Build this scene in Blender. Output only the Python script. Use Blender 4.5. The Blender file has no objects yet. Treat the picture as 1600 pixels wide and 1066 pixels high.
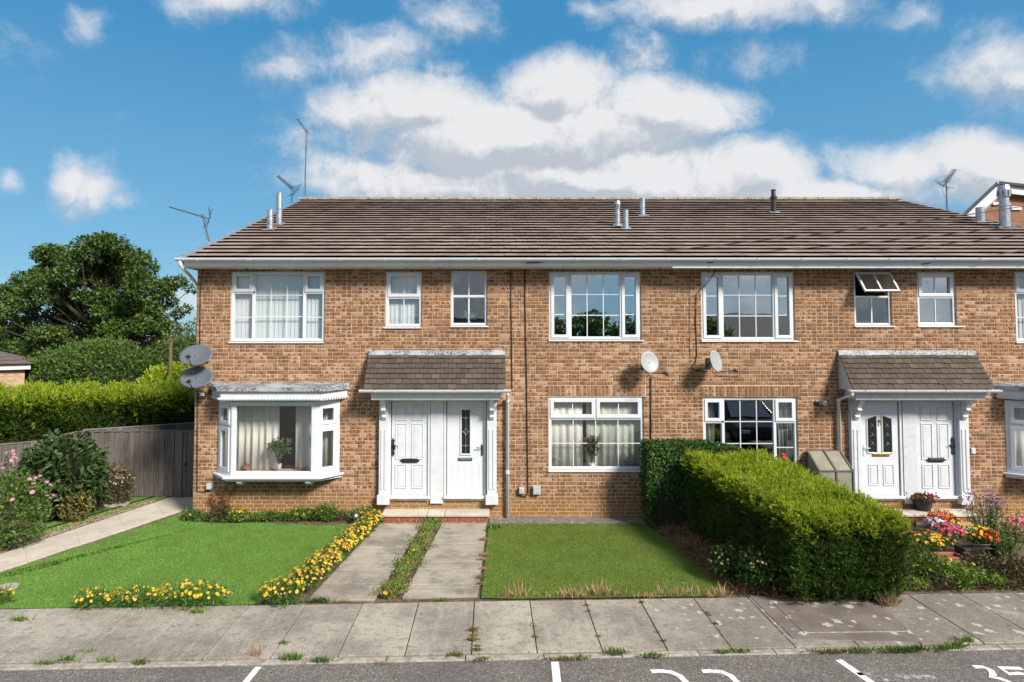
import bpy, math, random
import numpy as np
from mathutils import Vector, Matrix

random.seed(7)
rng = np.random.default_rng(11)
R = math.radians
scene = bpy.context.scene
COL = scene.collection

# ------------------------------------------------------------------ camera
F = 988.0                      # focal length in pixels of a 1600 px wide frame
CAM = Vector((0.0, -13.0, 3.76))
TH = R(2.5)
PPX = 766.0
PPY = 519.0 - F * math.tan(TH)
cam_d = bpy.data.cameras.new('camera')
cam = bpy.data.objects.new('camera', cam_d)
COL.objects.link(cam)
cam.location = CAM
cam.rotation_euler = (R(90) + TH, 0, 0)
cam_d.sensor_width = 36.0
cam_d.lens = 36.0 * F / 1600.0
cam_d.shift_x = (800 - PPX) / 1600.0
cam_d.shift_y = (PPY - 533) / 1600.0
cam_d.clip_end = 3000
scene.camera = cam

# ------------------------------------------------------------------ world
SUN_EL, SUN_AZ = R(37), R(44)          # azimuth measured from the facade normal towards +X
sun_dir = Vector((math.sin(SUN_AZ) * math.cos(SUN_EL), -math.cos(SUN_AZ) * math.cos(SUN_EL), math.sin(SUN_EL)))
SKY_STRENGTH = 0.055
CLOUD_STRENGTH = 0.47
world = bpy.data.worlds.new('World')
scene.world = world
world.use_nodes = True


def build_world():
    nt = world.node_tree
    nt.nodes.clear()
    N, L = nt.nodes, nt.links

    def math_(op, a, b=None, clamp=False):
        n = N.new('ShaderNodeMath'); n.operation = op; n.use_clamp = clamp
        for k, v in enumerate((a, b)):
            if v is None:
                continue
            if hasattr(v, 'is_output'):
                L.new(v, n.inputs[k])
            else:
                n.inputs[k].default_value = v
        return n.outputs[0]
    # cloud density as a node group: direction in -> density out
    g = bpy.data.node_groups.new('cloud_density', 'ShaderNodeTree')
    g.interface.new_socket('Vector', in_out='INPUT', socket_type='NodeSocketVector')
    g.interface.new_socket('Density', in_out='OUTPUT', socket_type='NodeSocketFloat')
    g.interface.new_socket('Thickness', in_out='OUTPUT', socket_type='NodeSocketFloat')
    gi, go = g.nodes.new('NodeGroupInput'), g.nodes.new('NodeGroupOutput')

    def gm(op, a, b=None, clamp=False):
        n = g.nodes.new('ShaderNodeMath'); n.operation = op; n.use_clamp = clamp
        for k, v in enumerate((a, b)):
            if v is None:
                continue
            if hasattr(v, 'is_output'):
                g.links.new(v, n.inputs[k])
            else:
                n.inputs[k].default_value = v
        return n.outputs[0]
    # warp
    wn = g.nodes.new('ShaderNodeTexNoise'); wn.inputs['Scale'].default_value = 9.0; wn.inputs['Detail'].default_value = 3.0
    g.links.new(gi.outputs[0], wn.inputs['Vector'])
    ws = g.nodes.new('ShaderNodeVectorMath'); ws.operation = 'SUBTRACT'; ws.inputs[1].default_value = (0.5, 0.5, 0.5)
    g.links.new(wn.outputs['Color'], ws.inputs[0])
    wm = g.nodes.new('ShaderNodeVectorMath'); wm.operation = 'MULTIPLY_ADD'
    wm.inputs[1].default_value = (0.06, 0.06, 0.06)
    g.links.new(ws.outputs[0], wm.inputs[0]); g.links.new(gi.outputs[0], wm.inputs[2])
    P = wm.outputs[0]
    sx = g.nodes.new('ShaderNodeSeparateXYZ'); g.links.new(P, sx.inputs[0])
    ay = gm('MAXIMUM', gm('ABSOLUTE', sx.outputs[1]), 0.02)
    u = gm('DIVIDE', sx.outputs[0], ay)
    v = gm('DIVIDE', sx.outputs[2], ay)
    cu = g.nodes.new('ShaderNodeCombineXYZ'); g.links.new(u, cu.inputs[0]); g.links.new(v, cu.inputs[1])
    UV = cu.outputs[0]
    blobs = [  # photo survey: centre x, y, half width, half height, weight
        (640, 162, 165, 52, 1.6), (870, 135, 110, 62, 1.7), (1050, 175, 140, 66, 1.7), (830, 215, 310, 80, 2.2),
        (720, 285, 270, 60, 1.6), (960, 280, 330, 60, 2.2), (1190, 270, 110, 62, 1.6), (1400, 268, 130, 62, 1.6),
        (1560, 262, 140, 60, 1.7), (1300, 305, 260, 40, 1.6), (1545, 90, 100, 75, 0.7), (1600, 130, 80, 60, .7), (1140, -5, 210, 42, 1.1),
        (930, 8, 45, 28, 0.55), (1010, 80, 45, 40, 0.5), (1160, 82, 60, 30, 0.42), (340, -4, 150, 42, 0.95),
        (700, 15, 85, 46, 0.7), (595, 75, 95, 44, 0.55), (435, 95, 66, 42, 0.55), (690, 108, 36, 20, 0.42), (105, 282, 50, 40, 1.1), (150, 292, 62, 44, 1.1), (190, 308, 50, 24, .8),
        (-5, 285, 30, 22, 0.7), (105, 22, 32, 36, 0.42), (530, 268, 75, 50, 0.7), (1440, 25, 45, 26, 0.5), (470, 225, 40, 40, .35),
        (285, 470, 70, 40, 0.5), (40, 440, 60, 25, .3), (350, -180, 240, 70, .8), (1250, -170, 260, 80, .8), (-330, 180, 180, 70, .8), (-150, 60, 120, 40, .7), (1900, 150, 190, 80, .8)]
    acc = None
    for (bx, by, a, b, w) in blobs:
        s = g.nodes.new('ShaderNodeVectorMath'); s.operation = 'SUBTRACT'
        s.inputs[1].default_value = ((bx - 766) / F, (519 - by) / F, 0)
        g.links.new(UV, s.inputs[0])
        m = g.nodes.new('ShaderNodeVectorMath'); m.operation = 'MULTIPLY'
        m.inputs[1].default_value = (F / a, F / b, 0)
        g.links.new(s.outputs[0], m.inputs[0])
        ln = g.nodes.new('ShaderNodeVectorMath'); ln.operation = 'LENGTH'; g.links.new(m.outputs[0], ln.inputs[0])
        val = gm('MULTIPLY', gm('SUBTRACT', 1.15, ln.outputs['Value']), w)
        acc = val if acc is None else gm('MAXIMUM', acc, val)
    # the rest of the dome: broken cumulus everywhere
    nb = g.nodes.new('ShaderNodeTexNoise'); nb.inputs['Scale'].default_value = 3.2; nb.inputs['Detail'].default_value = 2.0
    g.links.new(gi.outputs[0], nb.inputs['Vector'])
    front = gm('MULTIPLY', gm('SUBTRACT', sx.outputs[1], 0.35), 6.0, clamp=True)
    gen = gm('SUBTRACT', gm('MULTIPLY', gm('SUBTRACT', nb.outputs[0], 0.36), 4.0), gm('MULTIPLY', front, 1.4))
    acc = gm('MAXIMUM', gm('MAXIMUM', acc, gen), -0.6)
    fn = g.nodes.new('ShaderNodeTexNoise'); fn.inputs['Scale'].default_value = 8.0; fn.inputs['Detail'].default_value = 12.0
    fn.inputs['Roughness'].default_value = 0.68
    g.links.new(P, fn.inputs['Vector'])
    mix = gm('ADD', acc, gm('MULTIPLY', gm('SUBTRACT', fn.outputs[0], 0.5), 2.7))
    mr = g.nodes.new('ShaderNodeMapRange'); mr.interpolation_type = 'SMOOTHSTEP'
    mr.inputs['From Min'].default_value = -0.12; mr.inputs['From Max'].default_value = 1.15
    g.links.new(mix, mr.inputs['Value'])
    g.links.new(mr.outputs[0], go.inputs[0])
    g.links.new(mix, go.inputs[1])

    tc = N.new('ShaderNodeTexCoord')

    def dens(off):
        ad = N.new('ShaderNodeVectorMath'); ad.operation = 'ADD'; ad.inputs[1].default_value = off
        L.new(tc.outputs['Generated'], ad.inputs[0])
        gn = N.new('ShaderNodeGroup'); gn.node_tree = g
        L.new(ad.outputs[0], gn.inputs[0])
        return gn.outputs
    o0 = dens((0, 0, 0)); o1 = dens((0.008, 0, 0.016)); o2 = dens((0.02, 0, 0.06))
    d0 = o0[0]
    sky = N.new('ShaderNodeTexSky'); sky.sky_type = 'NISHITA'; sky.sun_disc = False
    sky.sun_elevation = SUN_EL
    sky.sun_rotation = R(180) - SUN_AZ
    sky.air_density = 1.0; sky.dust_density = 0.15; sky.ozone_density = 1.5
    hs = N.new('ShaderNodeMix'); hs.data_type = 'RGBA'; hs.blend_type = 'MULTIPLY'; hs.inputs[0].default_value = 1.0
    L.new(sky.outputs[0], hs.inputs[6]); hs.inputs[7].default_value = (0.50, 0.74, 0.86, 1)
    b1 = N.new('ShaderNodeBackground'); b1.inputs[1].default_value = SKY_STRENGTH
    # clear air seen in the photograph: even blue, paler towards the horizon
    sz = N.new('ShaderNodeSeparateXYZ'); L.new(tc.outputs['Generated'], sz.inputs[0])
    el = N.new('ShaderNodeValToRGB'); e = el.color_ramp.elements
    for k in range(2): e.new(.5)
    for k, (p_, c_) in enumerate([(0.0, (.165, .325, .46)), (.18, (.10, .26, .412)), (.42, (.037, .18, .35)), (1.0, (.02, .11, .26))]):
        e[k].position = p_; e[k].color = tuple(x / SKY_STRENGTH for x in c_) + (1,)
    L.new(sz.outputs[2], el.inputs[0])
    sm_ = N.new('ShaderNodeMix'); sm_.data_type = 'RGBA'; sm_.inputs[0].default_value = .78
    L.new(hs.outputs[2], sm_.inputs[6]); L.new(el.outputs[0], sm_.inputs[7])
    L.new(sm_.outputs[2], b1.inputs[0])
    # lit where the cloud thins towards the light, greyer where it thickens
    near = math_('SUBTRACT', o1[1], o0[1]); far = math_('SUBTRACT', o2[1], o0[1])
    shade = math_('ADD', math_('ADD', math_('MULTIPLY', near, 1.25), math_('MULTIPLY', far, 0.5)), 0.55)
    cn = N.new('ShaderNodeTexNoise'); cn.inputs['Scale'].default_value = 7.0; cn.inputs['Detail'].default_value = 6.0
    L.new(tc.outputs['Generated'], cn.inputs['Vector'])
    shade = math_('ADD', shade, math_('MULTIPLY', math_('SUBTRACT', cn.outputs[0], 0.5), 1.3))
    shade = math_('ADD', shade, math_('MULTIPLY', math_('SUBTRACT', o0[1], 1.0), 0.10), clamp=True)
    cr = N.new('ShaderNodeValToRGB')
    cr.color_ramp.elements[0].position = 0.12; cr.color_ramp.elements[0].color = (0.97, 0.98, 1.0, 1)
    cr.color_ramp.elements[1].position = 1.0; cr.color_ramp.elements[1].color = (0.60, 0.66, 0.75, 1)
    L.new(shade, cr.inputs[0])
    b2 = N.new('ShaderNodeBackground'); b2.inputs[1].default_value = CLOUD_STRENGTH
    L.new(cr.outputs[0], b2.inputs[0])
    mx = N.new('ShaderNodeMixShader')
    L.new(d0, mx.inputs[0]); L.new(b1.outputs[0], mx.inputs[1]); L.new(b2.outputs[0], mx.inputs[2])
    out = N.new('ShaderNodeOutputWorld'); L.new(mx.outputs[0], out.inputs[0])


build_world()
sun_l = bpy.data.lights.new('sun', 'SUN')
sun_l.energy = 4.0
sun_l.angle = R(13.0)
sun_l.color = (1.0, 0.935, 0.84)
sun = bpy.data.objects.new('sun', sun_l)
COL.objects.link(sun)
sun.rotation_euler = sun_dir.to_track_quat('Z', 'Y').to_euler()
scene.view_settings.view_transform = 'Standard'
scene.view_settings.look = 'None'
scene.view_settings.exposure = 0.85
scene.view_settings.gamma = 1.0
scene.view_settings.use_curve_mapping = False
scene.render.engine = 'CYCLES'
scene.cycles.use_denoising = True
scene.cycles.max_bounces = 7
scene.cycles.transparent_max_bounces = 12
scene.cycles.caustics_reflective = False
scene.cycles.caustics_refractive = False


# ------------------------------------------------------------------ survey helpers
def _ray(px, py):
    xc, yc = (px - PPX) / F, (PPY - py) / F
    return Vector((xc, math.cos(TH) - yc * math.sin(TH), math.sin(TH) + yc * math.cos(TH)))


def W(px, py, Y=0.0):
    d = _ray(px, py)
    return CAM + d * ((Y - CAM.y) / d.y)


def G(px, py, z=0.0):
    d = _ray(px, py)
    return CAM + d * ((z - CAM.z) / d.z)


# ------------------------------------------------------------------ material helpers
MATS = {}


class NT:
    def __init__(s, name):
        m = bpy.data.materials.new(name); m.use_nodes = True
        s.m = m; s.t = m.node_tree; s.N = s.t.nodes; s.L = s.t.links
        s.b = s.N['Principled BSDF']; s.out = s.N['Material Output']
        MATS[name] = m

    def set(s, sock, v):
        if hasattr(v, 'is_output'):
            s.L.new(v, sock)
        else:
            sock.default_value = v

    def pos(s):
        return s.N.new('ShaderNodeNewGeometry').outputs['Position']

    def island(s):
        g = s.N.new('ShaderNodeNewGeometry').outputs['Random Per Island']
        o = s.N.new('ShaderNodeObjectInfo').outputs['Random']
        return s.math('FRACT', s.math('ADD', g, o))

    def math(s, op, a, b=None, c=None, clamp=False):
        n = s.N.new('ShaderNodeMath'); n.operation = op; n.use_clamp = clamp
        for k, v in enumerate((a, b, c)):
            if v is not None:
                s.set(n.inputs[k], v)
        return n.outputs[0]

    def vscale(s, v, sc):
        n = s.N.new('ShaderNodeVectorMath'); n.operation = 'MULTIPLY'
        s.L.new(v, n.inputs[0]); n.inputs[1].default_value = sc
        return n.outputs[0]

    def noise(s, scale, detail=4, rough=0.55, vec=None, stretch=None, col=False):
        n = s.N.new('ShaderNodeTexNoise')
        n.inputs['Scale'].default_value = scale; n.inputs['Detail'].default_value = detail
        n.inputs['Roughness'].default_value = rough
        v = vec if vec is not None else s.pos()
        if stretch:
            v = s.vscale(v, stretch)
        s.L.new(v, n.inputs['Vector'])
        return n.outputs['Color' if col else 0]

    def vor(s, scale, rand=1.0, feature='F1', vec=None, stretch=None, out='Distance'):
        n = s.N.new('ShaderNodeTexVoronoi'); n.feature = feature
        n.inputs['Scale'].default_value = scale; n.inputs['Randomness'].default_value = rand
        v = vec if vec is not None else s.pos()
        if stretch:
            v = s.vscale(v, stretch)
        s.L.new(v, n.inputs['Vector'])
        return n.outputs[out]

    def ramp(s, fac, stops, interp='LINEAR'):
        n = s.N.new('ShaderNodeValToRGB'); n.color_ramp.interpolation = interp
        e = n.color_ramp.elements
        while len(e) < len(stops):
            e.new(0.5)
        for k, (p, c) in enumerate(stops):
            e[k].position = p
            e[k].color = (c, c, c, 1) if isinstance(c, (int, float)) else (*c, 1)
        s.set(n.inputs[0], fac)
        return n.outputs[0]

    def mix(s, f, a, b, mode='MIX'):
        n = s.N.new('ShaderNodeMix'); n.data_type = 'RGBA'; n.blend_type = mode
        s.set(n.inputs[0], f)
        for k, v in ((6, a), (7, b)):
            if isinstance(v, tuple) and len(v) == 3:
                v = (*v, 1)
            s.set(n.inputs[k], v)
        return n.outputs[2]

    def sm(s, v, a, b, lo=0.0, hi=1.0):
        n = s.N.new('ShaderNodeMapRange'); n.interpolation_type = 'SMOOTHSTEP'
        n.inputs['From Min'].default_value = a; n.inputs['From Max'].default_value = b
        n.inputs['To Min'].default_value = lo; n.inputs['To Max'].default_value = hi
        s.set(n.inputs['Value'], v)
        return n.outputs[0]

    def xyz(s, v=None):
        n = s.N.new('ShaderNodeSeparateXYZ'); s.L.new(v if v is not None else s.pos(), n.inputs[0])
        return n.outputs

    def done(s, color=None, rough=0.6, metal=0.0, bump=None, bstr=0.3, bdist=0.01, spec=None):
        if color is not None:
            if isinstance(color, tuple) and len(color) == 3:
                color = (*color, 1)
            s.set(s.b.inputs['Base Color'], color)
        s.set(s.b.inputs['Roughness'], rough)
        s.b.inputs['Metallic'].default_value = metal
        if spec is not None:
            s.b.inputs['Specular IOR Level'].default_value = spec
        if bump is not None:
            n = s.N.new('ShaderNodeBump'); n.inputs['Strength'].default_value = bstr
            n.inputs['Distance'].default_value = bdist
            s.L.new(bump, n.inputs['Height']); s.L.new(n.outputs[0], s.b.inputs['Normal'])
        return s.m


def rgb(r, g, b):
    f = lambda c: (c / 255 / 12.92) if c <= 10 else ((c / 255 + 0.055) / 1.055) ** 2.4
    return (f(r), f(g), f(b))


def mat_brick(name='brick', golden=True):
    s = NT(name)
    r = s.island()
    col = s.ramp(r, [(0.0, (.33, .170, .090)), (0.14, (.24, .13, .07)), (0.22, (.48, .285, .17)), (0.40, (.375, .195, .105)),
                     (0.54, (.18, .098, .058)), (0.60, (.55, .365, .25)), (0.74, (.28, .160, .100)), (0.85, (.27, .140, .055)),
                     (0.93, (.46, .265, .150))], 'CONSTANT')
    col = s.mix(.22, col, (.295, .165, .092))
    col = s.mix(1.0, col, (.93, .91, .92), 'MULTIPLY')
    n1 = s.noise(22, 5, 0.65)
    col = s.mix(s.sm(n1, .42, .72, 0, .5), col, (.11, .068, .045))
    # round kiln marks on the faces
    x = s.xyz()
    cb = s.N.new('ShaderNodeCombineXYZ')
    s.L.new(s.math('MULTIPLY', x[0], 8.9), cb.inputs[0]); s.L.new(s.math('ADD', s.math('MULTIPLY', x[2], 13.333), .133), cb.inputs[1])
    vn = s.N.new('ShaderNodeTexVoronoi'); vn.voronoi_dimensions = '2D'; vn.inputs['Scale'].default_value = 1.0; vn.inputs['Randomness'].default_value = .4
    s.L.new(cb.outputs[0], vn.inputs['Vector'])
    rc = s.xyz(vn.outputs['Color'])
    n2 = s.noise(1.4, 3)
    has = s.math('GREATER_THAN', s.math('ADD', rc[0], s.math('MULTIPLY', s.math('SUBTRACT', n2, .5), 1.2)), .36)
    spot = s.math('MULTIPLY', s.sm(vn.outputs['Distance'], .24, .40, 1, 0), has)
    col = s.mix(s.math('MULTIPLY', spot, .82), col, (.10, .052, .030))
    n4 = s.noise(95, 3, .7)
    col = s.mix(s.sm(n4, .5, .8, 0, .45), col, (.46, .31, .2))
    if golden:
        z = s.xyz()[2]
        gz = s.math('MULTIPLY', s.sm(s.math('ADD', z, s.math('MULTIPLY', s.noise(1.3, 3), .5)), .45, .95, 1, 0), .75)
        col = s.mix(gz, col, (.27, .145, .045))
    big = s.noise(.6, 3)
    col = s.mix(s.sm(big, .35, .7, 0, .38), col, (.16, .092, .05))
    s.done(col, .9, bump=n4, bstr=.5, bdist=.006, spec=.2)


def simple(name, c, rough=.5, metal=0.0, var=.15, scale=8, bump=0.0, spec=None, dirt=None, dscale=3, dmin=.5, dmax=.75):
    s = NT(name)
    n = s.noise(scale, 5)
    k = s.sm(n, .3, .7)
    col = s.mix(k, tuple(x * (1 - var) for x in c), tuple(min(1, x * (1 + var)) for x in c))
    if dirt:
        d = s.noise(dscale, 6, .7)
        col = s.mix(s.sm(d, dmin, dmax, 0, .85), col, dirt)
    s.done(col, rough, metal, bump=n if bump else None, bstr=bump, bdist=.01, spec=spec)


def leafmat(name, cols, trans=.35, rough=.55):
    s = NT(name)
    r = s.island()
    st = [(k / max(1, len(cols) - 1), c) for k, c in enumerate(cols)]
    col = s.ramp(r, st)
    n = s.noise(1.7, 4, .65)
    col = s.mix(s.sm(n, .35, .7, 0, .42), col, tuple(x * .6 for x in cols[0]))
    s.done(col, rough, spec=.3)
    t = s.N.new('ShaderNodeBsdfTranslucent'); s.L.new(col, t.inputs[0])
    m = s.N.new('ShaderNodeMixShader'); m.inputs[0].default_value = trans
    s.L.new(s.b.outputs[0], m.inputs[1]); s.L.new(t.outputs[0], m.inputs[2]); s.L.new(m.outputs[0], s.out.inputs[0])


def glassmat(name, refl=.12, tint=(.93, .96, .96)):
    s = NT(name)
    s.N.remove(s.b)
    tr = s.N.new('ShaderNodeBsdfTransparent'); tr.inputs[0].default_value = (*tint, 1)
    gl = s.N.new('ShaderNodeBsdfGlossy'); gl.inputs['Roughness'].default_value = 0.0
    n = s.noise(1.6, 2); bp = s.N.new('ShaderNodeBump'); bp.inputs['Strength'].default_value = .06; bp.inputs['Distance'].default_value = .02
    s.L.new(n, bp.inputs['Height']); s.L.new(bp.outputs[0], gl.inputs['Normal'])
    lw = s.N.new('ShaderNodeLayerWeight'); lw.inputs[0].default_value = .5
    f = s.math('ADD', s.math('MULTIPLY', s.math('POWER', lw.outputs['Facing'], 5.0), .9), refl, clamp=True)
    m = s.N.new('ShaderNodeMixShader')
    s.L.new(f, m.inputs[0]); s.L.new(tr.outputs[0], m.inputs[1]); s.L.new(gl.outputs[0], m.inputs[2]); s.L.new(m.outputs[0], s.out.inputs[0])


mat_brick()
mat_brick('brick_plain', False)
simple('mortar', (.54, .385, .255), .95, var=.2, scale=30, bump=.4)
simple('red_brick', (.24, .075, .04), .85, var=.3, scale=20, bump=.4)
simple('upvc', (.60, .625, .665), .28, var=.02, scale=3)
simple('timber_white', (.57, .59, .62), .45, var=.05, scale=6, dirt=(.45, .43, .38), dscale=7, dmin=.62, dmax=.85)
simple('soffit', (.60, .56, .47), .6, var=.06, scale=4, dirt=(.35, .31, .24), dscale=5, dmin=.58, dmax=.8)
simple('fascia', (.70, .70, .70), .45, var=.05, scale=4, dirt=(.2, .18, .15), dscale=6, dmin=.62, dmax=.78)
simple('render_white', (.52, .545, .58), .85, var=.1, scale=40, bump=.4, dirt=(.4, .39, .36), dscale=5)
simple('gutter', (.66, .68, .70), .3, var=.03, scale=4, dirt=(.42, .41, .38), dscale=8, dmin=.6, dmax=.85)
simple('black_plastic', (.018, .018, .018), .45, var=.2)
simple('cable_black', (.012, .012, .012), .6)
simple('galv', (.40, .43, .46), .38, .75, var=.15, scale=10, dirt=(.2, .19, .16), dscale=8, dmin=.58, dmax=.7)
simple('dark_metal', (.05, .05, .055), .4, .5)
simple('aluminium', (.28, .28, .27), .4, .8, var=.12, dirt=(.2, .18, .14), dscale=9, dmin=.55, dmax=.75)
simple('dish_grey', (.105, .12, .135), .5, var=.10, scale=3)
simple('dish_pale', (.27, .275, .285), .5, var=.06, scale=3)
simple('meter_grey', (.42, .43, .44), .5)
simple('brass', (.5, .33, .08), .3, .9)
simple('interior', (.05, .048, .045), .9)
simple('soil', (.085, .058, .036), .95, var=.45, scale=14, bump=.8, dirt=(.17, .12, .07), dscale=6, dmin=.45, dmax=.7)
simple('terracotta', (.30, .10, .05), .8, var=.2, scale=12)
simple('lichen_ridge', (.20, .17, .14), .9, var=.3, scale=20, bump=.4, dirt=(.30, .27, .18), dscale=5, dmin=.42, dmax=.6)
simple('bark', (.05, .04, .03), .9, var=.35, scale=12, bump=.6)
simple('dark_roof', (.03, .03, .035), .7, var=.2)
simple('cream_curtain', (.70, .69, .62), .9, var=.04, scale=3)
simple('green_curtain', (.50, .54, .46), .9, var=.05, scale=3)
simple('car_paint', (.012, .014, .02), .15, .3)
simple('rubber', (.015, .015, .015), .8)
simple('plastic_sheet', (.25, .235, .18), .35, var=.12, scale=5)
simple('clay_tile_far', (.12, .09, .075), .9, var=.2)
simple('road_far', (.09, .09, .09), .9)
glassmat('glass', .10, (.985, .99, .99))
glassmat('glass_mirror', .52, (.85, .9, .92))
glassmat('glass_dark', .18, (.8, .84, .86))


def more_mats():
    # vertical blind fabric
    simple('blind', (.58, .635, .65), .8, var=.02)
    # lead flashing with black flaky stains
    s = NT('lead')
    n = s.noise(26, 6, .75, stretch=(1, 1, 2.2)); n2 = s.noise(2.0, 3)
    k = s.math('MULTIPLY', s.sm(n, .46, .54), s.sm(n2, .34, .52))
    s.done(s.mix(k, (.36, .39, .435), (.045, .045, .05)), .6, bump=n, bstr=.3)
    # main roof tile
    s = NT('roof_tile')
    r = s.island()
    col = s.ramp(r, [(0, (.265, .200, .168)), (.3, (.315, .245, .208)), (.6, (.285, .218, .185)), (.85, (.345, .275, .235)), (1, (.24, .185, .158))])
    n = s.noise(1.1, 5, .6); nf = s.noise(30, 4, .7)
    col = s.mix(s.sm(n, .4, .7, 0, .4), col, (.085, .06, .05))
    col = s.mix(s.sm(nf, .55, .75, 0, .5), col, (.24, .19, .16))
    x = s.xyz()
    # orange lichen patches towards the verge and ridge
    lz = s.math('MULTIPLY', s.sm(x[0], -6.3, -3.6, 1, 0), s.sm(s.noise(2.6, 5, .6), .50, .62))
    lz = s.math('MULTIPLY', lz, s.sm(x[1], 0.5, 5.0))
    col = s.mix(s.math('MULTIPLY', lz, .75), col, (.36, .17, .045))
    pl = s.vor(14, 1.0); col = s.mix(s.sm(pl, .06, .11, .55, 0), col, (.42, .39, .34))
    s.done(col, .85, bump=nf, bstr=.4, bdist=.004, spec=.25)
    s = NT('canopy_tile')
    r = s.island()
    col = s.ramp(r, [(0, (.062, .048, .037)), (.35, (.088, .069, .052)), (.7, (.073, .058, .046)), (1, (.108, .086, .068))])
    nf = s.noise(35, 4, .7)
    col = s.mix(s.sm(nf, .5, .75, 0, .35), col, (.12, .097, .078))
    s.done(col, .85, bump=nf, bstr=.4, bdist=.004, spec=.25)
    # pavement slabs
    s = NT('paving')
    r = s.island()
    base = s.ramp(r, [(0, (.345, .305, .255)), (.5, (.40, .36, .30)), (1, (.30, .27, .225))])
    n = s.noise(1.2, 5, .6); nf = s.noise(60, 4, .75); st = s.noise(2.2, 5, .65, stretch=(3.5, .35, 1))
    col = s.mix(s.sm(n, .40, .62, 0, .62), base, (.16, .142, .118))
    col = s.mix(s.sm(st, .48, .7, 0, .45), col, (.43, .385, .325))
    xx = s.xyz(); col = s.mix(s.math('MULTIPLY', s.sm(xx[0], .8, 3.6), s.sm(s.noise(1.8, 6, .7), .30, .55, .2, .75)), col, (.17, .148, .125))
    col = s.mix(s.sm(nf, .52, .68, 0, .8), col, (.10, .09, .075))
    nm = s.noise(9, 8, .85); col = s.mix(s.sm(nm, .50, .62, 0, .65), col, (.12, .105, .085))
    ng = s.noise(22, 5, .8); col = s.mix(s.sm(ng, .55, .7, 0, .6), col, (.50, .455, .39))
    sp = s.vor(24, 1.0); col = s.mix(s.sm(sp, .12, .24, .65, 0), col, (.07, .062, .05))
    x = s.xyz()
    # pale lichen discs, thicker towards the manhole end
    vn = s.N.new('ShaderNodeTexVoronoi'); vn.inputs['Scale'].default_value = 5.5
    wv = s.N.new('ShaderNodeVectorMath'); wv.operation = 'MULTIPLY_ADD'
    s.L.new(s.noise(16, 5, .7, col=True), wv.inputs[0]); wv.inputs[1].default_value = (.16, .16, .16); s.L.new(s.pos(), wv.inputs[2])
    s.L.new(wv.outputs[0], vn.inputs['Vector'])
    rad = s.math('MULTIPLY', s.sm(s.math('ADD', x[0], 0.0), .3, 3.8, .15, 1.0), s.math('MULTIPLY', s.xyz(vn.outputs['Color'])[0], .37))
    lich = s.math('GREATER_THAN', rad, s.math('ADD', vn.outputs['Distance'], .035))
    col = s.mix(s.math('MULTIPLY', lich, s.sm(s.noise(40, 4, .8), .35, .6, .25, .75)), col, (.55, .55, .52))
    s.done(col, .9, bump=nf, bstr=.5, bdist=.004, spec=.2)
    # driveway strip slabs
    s = NT('drive_slab')
    r = s.island()
    base = s.ramp(r, [(0, (.32, .285, .235)), (1, (.40, .36, .30))])
    st = s.noise(2.0, 5, .65, stretch=(.45, 5.5, 1)); nf = s.noise(60, 4, .75)
    col = s.mix(s.sm(st, .4, .66, 0, .38), base, (.17, .15, .125))
    nb_ = s.noise(1.6, 6, .7); col = s.mix(s.sm(nb_, .44, .64, 0, .72), col, (.15, .135, .112))
    col = s.mix(s.sm(nf, .54, .7, 0, .7), col, (.12, .105, .09))
    nm = s.noise(17, 6, .8); col = s.mix(s.sm(nm, .54, .68, 0, .55), col, (.14, .125, .10))
    sp = s.vor(4.0, 1.0); col = s.mix(s.sm(sp, .035, .05, .7, 0), col, (.6, .6, .57))
    s.done(col, .9, bump=nf, bstr=.5, bdist=.004, spec=.2)
    simple('path_pale', (.47, .42, .345), .9, var=.12, scale=2, bump=.1, dirt=(.36, .31, .25), dscale=7, dmin=.5, dmax=.75)
    simple('kerb', (.30, .27, .225), .9, var=.25, scale=12, bump=.4, dirt=(.12, .11, .09), dscale=9, dmin=.5, dmax=.72)
    s = NT('asphalt')
    n = s.noise(1.0, 5, .6); nf = s.vor(75, 1.0, out='Color'); nx = s.xyz(nf)[0]; ng = s.noise(7, 5, .7)
    col = s.ramp(nx, [(0, (.085, .077, .072)), (.55, (.145, .13, .12)), (.9, (.21, .187, .168)), (1, (.34, .30, .26))])
    col = s.mix(s.sm(n, .4, .7, 0, .5), col, (.085, .076, .072))
    col = s.mix(s.sm(ng, .58, .75, 0, .5), col, (.17, .15, .135))
    s.done(col, .9, bump=nx, bstr=.6, bdist=.006, spec=.25)
    s = NT('road_paint')
    n = s.noise(24, 6, .75)
    s.done(s.mix(s.sm(n, .56, .66, 0, .9), (.66, .66, .64), (.10, .095, .09)), .8)
    s = NT('road_paint_worn')
    n = s.noise(24, 6, .75)
    s.done(s.mix(s.sm(n, .38, .6, 0, .97), (.38, .37, .36), (.085, .08, .08)), .8)
    # turf
    s = NT('turf_base'); s.done(s.mix(s.noise(3, 4), (.06, .12, .02), (.09, .17, .03)), .95)
    leafmat('turf_pale', [(.14, .275, .034), (.205, .375, .062), (.17, .325, .047)], .25)
    leafmat('turf_deep', [(.145, .20, .022), (.225, .28, .04), (.185, .24, .03)], .25)
    # gravel
    s = NT('gravel')
    v = s.vor(28, 1.0, out='Color'); vx = s.xyz(v)[0]
    s.done(s.ramp(vx, [(0, (.12, .085, .055)), (.5, (.28, .20, .13)), (1, (.45, .36, .26))]), .9, bump=s.vor(28, 1.0), bstr=1, bdist=.02)
    # weathered fence
    s = NT('fence')
    r = s.island()
    g = s.noise(5, 6, .7, stretch=(9, 9, .5)); n = s.noise(1.3, 4)
    col = s.ramp(r, [(0, (.10, .088, .076)), (.5, (.15, .134, .118)), (1, (.075, .066, .058))])
    col = s.mix(s.sm(g, .42, .7, 0, .6), col, (.26, .24, .22))
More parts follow.
